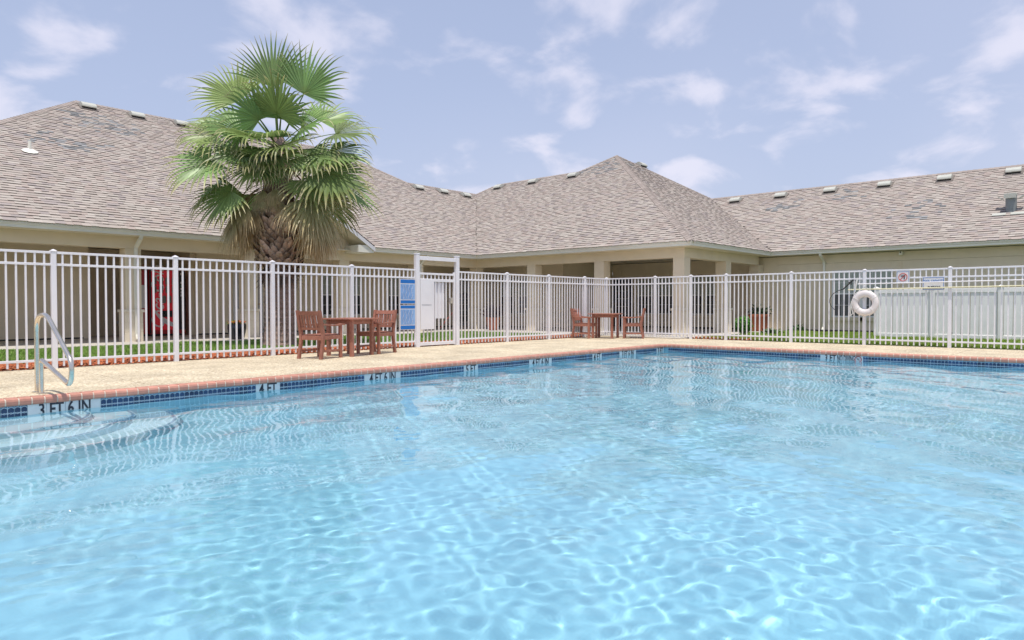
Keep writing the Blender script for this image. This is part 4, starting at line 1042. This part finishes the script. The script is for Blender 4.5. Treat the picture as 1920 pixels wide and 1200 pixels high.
bt = B().lathe([(.02,0),(.062,.012),(.062,.20),(.045,.225),(.02,.235)],12); BM = bt.mesh('bottle_picture'); BM.transform(Matrix.Scale(.12,4,(0,1,0))); BM.materials.append(M['bottle'])
for z in (1.62,1.36):
    for x in (.14,.33,.52,.71): inst('bottle_picture', BM, t, (vx0+x,vy-.036,z))
inst('bottle_picture', BM, t, (vx0+.42,vy-.036,1.05)); inst('bottle_picture', BM, t, (vx0+.58,vy-.036,1.05))
B().cbox(vx0+.34,vx0+.66,vy-.036,vy-.031,.62,.82,.01).obj('vending_slot','black',t)
for i, z in enumerate((1.93,1.66,1.56,1.46,1.36,1.26)): B().cbox(vx1-.16,vx1-.07,vy-.036,vy-.031,z,z+.065,.005).obj('button','paint_white' if i != 2 else 'green',t)
t = thing('vending_machine','dark red vending machine side mostly hidden behind the left porch column','vending machine',(7.95,22.9,0.036))
B().cbox(7.90,8.36,22.50,23.3,.10,2.05,.02).obj('cabinet','red',t); B().box(7.93,8.33,22.53,23.27,.036,.099).obj('plinth','black',t); B().cbox(8.14,8.32,22.46,22.499,.9,1.6,.01).obj('control_panel','paint_white',t); B().cbox(7.92,8.12,22.46,22.499,.4,1.9,.01).obj('front_panel','red',t)
# ------------------------------------------------------------------ pots and plants
def leaf_cloud(bm, n, fn, size, cols, seed, up=.4):
    r = random.Random(seed)
    for _ in range(n):
        p = Vector(fn(r)); a = r.uniform(0,6.28); s = size*r.uniform(.6,1.3)
        d = Vector((math.cos(a),math.sin(a),r.uniform(-.3,up+.5))).normalized(); sd = d.cross(Vector((r.uniform(-1,1),r.uniform(-1,1),1))).normalized()
        c = r.choice(cols); k = r.uniform(.7,1.3)
        bm.add([p, p+d*s*.5+sd*s*.22, p+d*s, p+d*s*.5-sd*s*.22],[(0,1,2,3)],tuple(v*k for v in c))
t = thing('flower_pot','dark glazed pot with orange and yellow flowers beside a porch column','flower pot',(9.28,18.62,.036))
B().lathe([(.17,.036),(.20,.10),(.245,.32),(.245,.44),(.225,.47),(.205,.47),(.20,.42),(.0,.42)],24,(9.28,18.62),cap=False).obj('pot','darkpot',t)
fl = B(); leaf_cloud(fl,260,lambda r:(9.28+r.gauss(0,.10),18.62+r.gauss(0,.10),.43+abs(r.gauss(0,.05))),.07,[(.06,.15,.03),(.09,.19,.04)],1); fl.obj('foliage','leaf',t)
fl = B(); leaf_cloud(fl,240,lambda r:(9.28+r.uniform(-.2,.2),18.62+r.uniform(-.2,.2),.47+r.uniform(0,.07)),.05,[(.75,.20,.02),(.70,.12,.02),(.75,.55,.03),(.55,.05,.02)],2); fl.obj('blossom','leaf',t)
t = thing('planter','tall terracotta pot with a dark purple spiky plant by the inner porch corner','planter',(18.95,18.0,.036))
B().lathe([(.19,.036),(.20,.06),(.245,.44),(.27,.44),(.27,.52),(.235,.52),(.23,.47),(0,.47)],20,(18.95,18.0),cap=False).obj('pot','terracotta',t)
fl = B(); r = random.Random(8)
for _ in range(130):
    a = r.uniform(0,6.28); e_ = r.uniform(.25,1.35); L = r.uniform(.35,.75); d = Vector((math.cos(a)*math.cos(e_),math.sin(a)*math.cos(e_),math.sin(e_))); p = Vector((18.95,18.0,.50)); sd = d.cross(Vector((0,0,1))).normalized()*.018; k = r.uniform(.5,1.4)
    q = p+d*L*.6; e2 = p+d*L+Vector((0,0,-.12*L)); fl.add([p-sd,p+sd,q+sd*1.3,e2,q-sd*1.3],[(0,1,2,3,4)],(.055*k,.022*k,.034*k))
fl.obj('foliage','leaf',t)
t = thing('planter','square terracotta planter behind the round shrub at the right porch end','planter',(24.6,10.15,.036))
pb = B(); pb.add([(24.6+s*a,10.15+s*b_,z) for z,s in ((.036,.20),(.56,.26)) for a,b_ in ((-1,-1),(1,-1),(1,1),(-1,1))],[(3,2,1,0),(4,5,6,7),(0,1,5,4),(1,2,6,5),(2,3,7,6),(3,0,4,7)]); pb.cbox(24.31,24.89,9.86,10.44,.5602,.64,.01); pb.obj('pot','terracotta',t)
fl = B(); leaf_cloud(fl,350,lambda r:(24.6+r.gauss(0,.16),10.15+r.gauss(0,.16),.65+abs(r.gauss(0,.10))),.13,[(.03,.06,.02),(.05,.08,.03)],4,.8); fl.obj('foliage','leaf',t)
t = thing('round_shrub','small round bright green clipped shrub behind the right fence','shrub',(20.05,8.75,0))
B().tube([(20.05,8.75,-.02),(20.06,8.76,.2)],.03,8).obj('stem','trunk',t)
def ball(r):
    while True:
        v = Vector((r.uniform(-1,1),r.uniform(-1,1),r.uniform(-1,1)))
        if .35 < v.length < 1: return (20.05+v.x*.26,8.75+v.y*.26,.37+v.z*.27)
fl = B(); leaf_cloud(fl,2600,ball,.06,[(.08,.26,.02),(.12,.33,.03),(.05,.17,.02),(.16,.40,.05)],6); fl.obj('foliage','leaf',t)
for i,(x,y,s) in enumerate(((22.5,8.9,.22),(25.3,9.05,.2))):
    t = thing('low_plant', ('small dark leafy plant on the lawn by the right wing','small dark leafy plant at the foot of the right wing wall')[i],'plant',(x,y,0))
    fl = B(); leaf_cloud(fl,220,lambda r:(x+r.gauss(0,s*.6),y+r.gauss(0,s*.6),.02+abs(r.gauss(0,.08))),.12,[(.04,.10,.02),(.06,.14,.03)],20+i,.6); fl.obj('foliage','leaf',t)
# ------------------------------------------------------------------ fan palm
PXY = (8.72, 15.35)
palm = thing('palm_tree','tall fan palm with green crown and tan drooping skirt beyond the fence','palm tree',(PXY[0],PXY[1],0))
VF = Vector((.7437,.6685,0)); VR = Vector((.6685,-.7437,0)); VT = -VF       # into the picture, to its right, towards the viewer
PB = Vector((PXY[0],PXY[1],0))
# trunk with ringed, fibrous surface
tk = B(); n, rows = 44, 120; r = random.Random(3); vs = []; fs = []
prof = [(0,.43),(.12,.40),(.4,.36),(.9,.335),(1.5,.335),(1.9,.36),(2.1,.40),(2.9,.42),(3.3,.38),(4.3,.30),(5.0,.12)]
def pr_at(z):
    for (z0,r0),(z1,r1) in zip(prof,prof[1:]):
        if z <= z1: q = (z-z0)/(z1-z0); return r0+(r1-r0)*q
    return prof[-1][1]
for i in range(rows+1):
    z = -0.03+5.03*i/rows; rad = pr_at(max(z,0))
    for j in range(n):
        t = 2*math.pi*j/n; q = rad*(1+.02*math.sin(5*t+z*2)+.018*math.sin(13*t-z*7)) + .012*((i%3)-1)*.7 + r.uniform(-.012,.012)
        vs.append((PB.x+q*math.cos(t),PB.y+q*math.sin(t),z))
for i in range(rows):
    for j in range(n): fs.append((i*n+j,i*n+(j+1)%n,(i+1)*n+(j+1)%n,(i+1)*n+j))
tk.add(vs,fs); tk.sm = True; trunk = tk.obj('trunk','trunk',palm)
# old leaf bases: thick husks wrapped round the upper trunk
def husk(seed):
    r = random.Random(seed); bm = B(); vs = []; n = 5
    L, W_ = r.uniform(.17,.23), r.uniform(.065,.09)
    for i in range(n):
        q = i/(n-1); x = .05+.10*math.sin(q*1.5)+.02*q; z = -L*.35+L*q; w = W_*(1-.25*q-.55*max(0,q-.7)/.3); th = .035*(1-.5*q)
        vs += [(x,-w,z),(x+th*.6,-w*.6,z),(x+th,0,z),(x+th*.6,w*.6,z),(x,w,z),(x-.02,0,z)]
    fs = [(0,5,4,3,2,1),tuple((n-1)*6+k for k in (0,1,2,3,4,5))]
    for i in range(n-1):
        for j in range(6): fs.append((i*6+j,i*6+(j+1)%6,i*6+6+(j+1)%6,i*6+6+j))
    bm.add(vs,fs); me = bm.mesh('leaf_base'); me.materials.append(M['boot']); return me
HK = [husk(i) for i in range(6)]; r = random.Random(12)
for row in range(16):
    z = 1.98+row*.088; m_ = 18
    for j in range(m_):
        a = 2*math.pi*(j+.5*(row%2)+r.uniform(-.14,.14))/m_
        rad = pr_at(z)-.02
        o = inst('leaf_base', HK[r.randrange(6)], palm, (PB.x+rad*math.cos(a),PB.y+rad*math.sin(a),z+r.uniform(-.03,.03)))
        o.rotation_euler = (r.uniform(-.42,.42), r.uniform(-.05,.30), a); s = r.uniform(.75,1.15); o.scale = (s*r.uniform(.8,1.3),s,s)
# ragged fibres where the husks end
fb = B(); r = random.Random(31)
for _ in range(260):
    a = r.uniform(0,6.28); z = r.uniform(1.55,2.1); q = pr_at(z)+.01; p = PB+Vector((q*math.cos(a),q*math.sin(a),z)); out = Vector((math.cos(a),math.sin(a),0)); d = (out*r.uniform(.2,.9)+Vector((r.uniform(-.4,.4),r.uniform(-.4,.4),-r.uniform(.3,1.1)))).normalized(); L = r.uniform(.1,.42); sd = d.cross(Vector((0,0,1)))
    if sd.length < .01: continue
    sd = sd.normalized()*r.uniform(.008,.03); k = r.uniform(.35,1.1); fb.add([p-sd,p+sd,p+d*L*.6+sd*.7,p+d*L,p+d*L*.6-sd*.7],[(0,1,2,3,4)],(.20*k,.13*k,.085*k))
fb.obj('trunk_fibre','leaf',palm)
def frond(seed, base, d, face, Lp, Lb, spread=112, nseg=25, droop=1.0, tan=.15, dead=0.0, cup=.22, psag=.15, lean=None):
    seed = seed
    """fan leaf: base point, direction of the petiole, direction the blade faces, petiole and blade length"""
    r = random.Random(seed); bm = B(); d = Vector(d).normalized(); p = Vector(base)
    G = Vector((0,0,-1)); WIND = VR*.10
    # petiole
    pts = [p.copy()]; dd = d.copy(); ns = 7
    for i in range(ns):
        dd = (dd+G*psag/ns*1.6).normalized(); p = p+dd*(Lp/ns); pts.append(p.copy())
    side = dd.cross(Vector(face))
    if side.length < .05: side = dd.cross(VF)
    side.normalize(); nrm = side.cross(dd).normalized()
    pg = (.17,.26,.06) if dead < .5 else (.30,.19,.09)
    if .3 < dead <= .5: pg = (.33,.20,.05)
    for i in range(ns):
        w0, w1 = .030-.014*i/ns, .030-.014*(i+1)/ns
        a, b_ = pts[i], pts[i+1]
        bm.add([a-side*w0,a+nrm*w0*.7,a+side*w0,b_-side*w1,b_+nrm*w1*.7,b_+side*w1],[(0,1,4,3),(1,2,5,4),(2,0,3,5)],pg)
    hub = pts[-1]; half = R(spread); st = 9; tone = r.uniform(.84,1.28); warm = r.uniform(.85,1.15)
    for sgi in range(nseg):
        u = (sgi+.5)/nseg*2-1; ang = u*half; dw = half/nseg
        Ls = Lb*(.62+.38*math.cos(ang*.62))*r.uniform(.9,1.08)
        spl = r.uniform(.46,.60)                       # the leaf is whole up to here, then split
        def dirn(t): return (dd*math.cos(t)+side*math.sin(t)+nrm*(cup*abs(math.sin(t))-.10)).normalized()
        dc = dirn(ang); q = hub.copy(); prev = None; cur = dc.copy(); g0 = r.uniform(.6,1.5)*droop; tw = r.uniform(-.5,.5); ga = r.uniform(.72,1.22)*(1.0-.5*dead)
        kink = r.random() < .55
        for i in range(st+1):
            f = i/st; rad = Ls*f
            if f <= spl: w = math.tan(dw)*rad*1.02+.003; fold = w*.35
            else: w = (math.tan(dw)*Ls*spl)*(1-(f-spl)/(1-spl))**1.0*.85+.002; fold = w*.45
            lat = cur.cross(nrm)
            if lat.length < .05: lat = side.copy()
            lat = -lat.normalized(); lat = (lat*math.cos(tw*max(0,f-spl))+nrm*math.sin(tw*max(0,f-spl))).normalized()
            nn = lat.cross(cur).normalized()
            tipf = max(0,(f-(.80-.5*tan))/(.2+.5*tan)) if tan > 0 else 0
            green = Vector((.225*warm,.325,.105))*ga*tone; tanc = Vector((.66,.58,.36))*ga; deadc = Vector((.68,.52,.29))*r.uniform(.75,1.15); yel = Vector((.40,.36,.10))*ga
            c = green.lerp(yel,min(1,tipf*1.3)*.8).lerp(tanc,max(0,tipf-.25)*1.2 if tipf > .25 else 0)
            if f < .14: c = c.lerp(Vector((.25,.32,.10)),.5)
            if dead: c = c.lerp(deadc,min(1,dead*(.55+.9*f)))
            ed = c*.86
            row = [q-lat*w, q+nn*fold, q+lat*w]
            if prev:
                bm.add(prev[0]+row,[(0,1,4,3)],None); bm.add([],[]); bm.t += [(*prev[1],1)]*3+[(*ed,1)]*0
                bm.t = bm.t[:len(bm.v)-3]+[(*c,1)]*3 if len(bm.t) != len(bm.v) else bm.t
                o_ = len(bm.v)-6; bm.f.append((o_+1,o_+2,o_+5,o_+4))
            prev = (row,c)
            # bend: gravity grows towards the tip
            fall = g0*(.12*f+1.05*max(0,f-spl*.85)**1.1*(4.6 if kink else 2.0))/st*2.0
            cur = (cur+G*fall+WIND*.12*f).normalized()
            q = q+cur*(Ls/st)
    bm.obj('frond','frond',palm)
HZ = 4.72
def cr(a, b_, c, z): return PB+VR*a+VT*b_+Vector((0,0,z))
def dv(a, b_, c): return VR*a+VT*b_+Vector((0,0,c))
# (right, toward viewer, up) direction, facing, petiole, blade, options
FR = [
 # young upright leaves
 ((-.06,.05,1.0),(.1,1,.1),1.25,1.25,dict(spread=70,droop=.35,tan=.05,psag=.0,cup=.1)),
 ((.48,.10,.90),(-.2,1,.1),1.25,1.20,dict(spread=88,droop=.5,tan=.08,psag=.03)),
 ((.14,.50,.72),(0,1,.35),.75,1.00,dict(spread=112,droop=1.0,tan=.12,psag=.12)),
 ((.62,-.45,.66),(-.2,.8,.5),1.2,1.05,dict(spread=95,droop=.8,tan=.1,psag=.1)),
 ((-.60,.10,.82),(.3,.9,.5),1.25,1.12,dict(spread=85,droop=.75,tan=.08,psag=.12)),
 ((-.80,-.25,.60),(.2,.6,.8),1.25,1.08,dict(spread=90,droop=.9,tan=.1,psag=.18)),
 # spreading leaves
 ((-.95,.30,.36),(.1,.7,.8),1.10,1.10,dict(droop=1.0,tan=.15,psag=.2)),
 ((-1.0,-.15,.14),(0,.5,.9),1.15,1.12,dict(droop=1.0,tan=.12,psag=.22)),
 ((.95,.15,.36),(0,.6,.9),1.20,1.10,dict(droop=.95,tan=.15,psag=.16)),
 ((.98,.35,.10),(0,.6,.9),1.15,1.10,dict(droop=1.1,tan=.2,psag=.2)),
 ((.90,-.5,.25),(0,.3,1),1.15,1.05,dict(droop=.9,tan=.1,psag=.2)),
 ((-.80,-.6,.32),(0,.2,1),1.1,1.1,dict(droop=.9,tan=.1,psag=.2)),
 ((-.35,.95,.36),(0,.8,.7),.70,1.0,dict(droop=1.25,tan=.3,psag=.25)),
 ((.50,.95,.20),(0,.8,.7),.78,1.02,dict(droop=1.25,tan=.35,psag=.25)),
 ((.1,-1,.35),(0,-.4,1),1.0,1.1,dict(droop=.9,tan=.2,psag=.2)),
 ((-.5,-.9,.2),(0,-.4,1),1.0,1.1,dict(droop=1,tan=.2,psag=.25)),
 ((.6,-.9,.1),(0,-.4,1),1.0,1.1,dict(droop=1,tan=.2,psag=.25)),
 # leaves round the heart
 ((.20,.35,.85),(.2,1,.2),.55,.95,dict(spread=95,droop=.9,tan=.1,psag=.1)),
 ((-.30,.45,.70),(0,1,.4),.65,1.0,dict(spread=105,droop=1.0,tan=.12,psag=.15)),
 ((.62,.40,.50),(0,.8,.6),.8,1.05,dict(droop=1.0,tan=.15,psag=.2)),
 ((-.68,.45,.45),(0,.8,.6),.8,1.05,dict(droop=1.0,tan=.15,psag=.2)),
 ((-.28,.9,-.02),(0,.9,.6),.55,.88,dict(droop=1.2,tan=.45,psag=.3)),
 ((.30,.9,-.06),(0,.9,.6),.55,.88,dict(droop=1.2,tan=.5,psag=.3)),
 ((-.16,.9,-.32),(0,.9,.5),.5,.78,dict(droop=.9,tan=.4,psag=.3,spread=95)),
 ((.05,.95,.40),(0,.8,.6),.5,.9,dict(droop=1.2,tan=.25,psag=.2)),
 # lower, drooping, with dry tips
 ((-.92,.50,-.02),(-.1,.8,.7),1.05,1.15,dict(droop=1.1,tan=.45,psag=.25)),
 ((-.98,-.05,-.25),(0,.4,1),1.1,1.12,dict(droop=1.0,tan=.4,psag=.25)),
 ((.92,.45,-.16),(.1,.8,.7),1.12,1.12,dict(droop=1.1,tan=.45,psag=.25)),
 ((1.0,-.10,-.22),(0,.4,1),1.1,1.15,dict(droop=1.0,tan=.35,psag=.25)),
 ((-.42,.85,-.25),(0,.9,.5),.70,.92,dict(droop=.9,tan=.45,psag=.3)),
 ((.22,.90,-.40),(0,.9,.4),.62,.66,dict(droop=.6,tan=.15,psag=.3,spread=85)),
 ((.80,.50,-.35),(.3,.8,.5),.85,1.0,dict(droop=1.1,tan=.55,psag=.3)),
 ((-.82,.50,-.50),(-.3,.8,.5),.95,1.1,dict(droop=.8,tan=.5,psag=.3,spread=85)),
 ((.85,.40,-.60),(.4,.8,.5),.95,1.15,dict(dead=.45,droop=.8,tan=.6,psag=.3,spread=85)),
 ((-.9,-.5,-.4),(0,-.2,1),1.0,1.1,dict(droop=1,tan=.4,psag=.3)),
 ((.8,-.6,-.4),(0,-.2,1),1.0,1.1,dict(droop=1,tan=.4,psag=.3)),
 ((-.10,.9,.10),(0,.9,.6),.62,.85,dict(droop=1.3,tan=.5,psag=.3)),
 ((-.62,.65,.05),(0,.8,.7),.85,1.0,dict(droop=1.2,tan=.4,psag=.25)),
 ((.75,.6,.02),(0,.8,.7),.95,1.0,dict(droop=1.2,tan=.4,psag=.25)),
]
rq = random.Random(77)
for i in range(0):
    az = i*2.39996; el = .15+.75*(i%5)/4
    d = (math.cos(az), math.sin(az), el*1.1); FR.append((d, (rq.uniform(-.3,.3), .5+.4*math.sin(az), .8), rq.uniform(.7,.95), rq.uniform(.9,1.1), dict(droop=rq.uniform(.8,1.2), tan=rq.uniform(.12,.3), psag=.2, spread=rq.uniform(100,120))))
for i,(d,f,lp,lb,k) in enumerate(FR):
    if abs(d[0]) > .7: lp *= 1.14
    k['droop'] = k.get('droop',1)*(1.25 if d[2] < .5 else 1.0)
    if d[2] > .55: lb *= 1.06
    if d[2] < 0 and abs(d[0]) > .55: lp *= 1.18; lb *= 1.1
    z = HZ + .30*max(0,d[2]) - .10 + (.35*d[2] if d[2] < 0 else 0)
    frond(100+i, cr(d[0]*.12,d[1]*.12,0,z), dv(*d), dv(*f), lp, lb, **k)
# dying and dead skirt
SK = [(.85,.55,-.25,.8,1.1,.55),(.66,.68,-.30,.65,1.0,.7),(.95,.40,-.35,.9,1.1,.7),(.55,.72,-.55,.55,.9,.85),(-.62,.68,-.40,.62,1.0,.7),(-.35,.85,-.25,.42,.70,.55),(.18,.9,-.25,.38,.62,.65),(-.9,.5,-.55,.85,1.1,.6),(-.85,.55,-.8,.75,1.1,.85),(-1.0,.2,-.75,.85,1.1,.85),(-.95,.0,-.9,.8,1.1,.95),(1.0,.35,-.7,.95,1.1,.65),(.95,.40,-.85,.85,1.1,.95),(-.80,.45,-.35,.65,1.0,.5),(-.72,.60,-.6,.60,1.0,.75),(-.9,.10,-.6,.70,1.0,.7),(-.80,.35,-.9,.60,1.05,.95),(-.62,.62,-1.0,.55,.95,1.0),(-.85,-.2,-.9,.7,1.0,.95),
      (.95,.30,-.45,.85,1.05,.5),(1.0,.10,-.6,.90,1.05,.75),(.90,.22,-.9,.85,1.05,.9),(1.0,.0,-.95,.80,1.1,1.0),(1.0,-.2,-.7,.90,1.05,.8),(.9,-.35,-.9,.8,1.05,1.0),(.95,.15,-1.1,.75,1.0,1.0),(1.0,.05,-.8,.95,1.0,.85),
      (.05,.85,-.35,.42,.55,.5),(-.25,.8,-.4,.45,.55,.6),(.30,.75,-.5,.45,.55,.75),
      (-.75,-.6,-.8,.7,.95,.9),(.75,-.6,-.8,.7,.95,1.0),(1.0,.35,-.5,.80,1.0,.45),(-1.0,.3,-.5,.75,1.0,.45)]
for i,(a,b_,c,lp,lb,dd_) in enumerate(SK):
    if b_ > .68 and abs(a) < .5: lp *= .75; lb *= .72
    elif b_ > 0: lb *= .98
    z = 3.92-.30*dd_+.12*math.sin(i*2.3)
    frond(300+i, cr(a*.42,b_*.36,0,z), dv(a,b_,c+.35), dv(a*.6,b_*.6+.2,.5), lp, lb, spread=52, nseg=22, droop=1.7, tan=.6, dead=dd_, cup=.05, psag=.9)
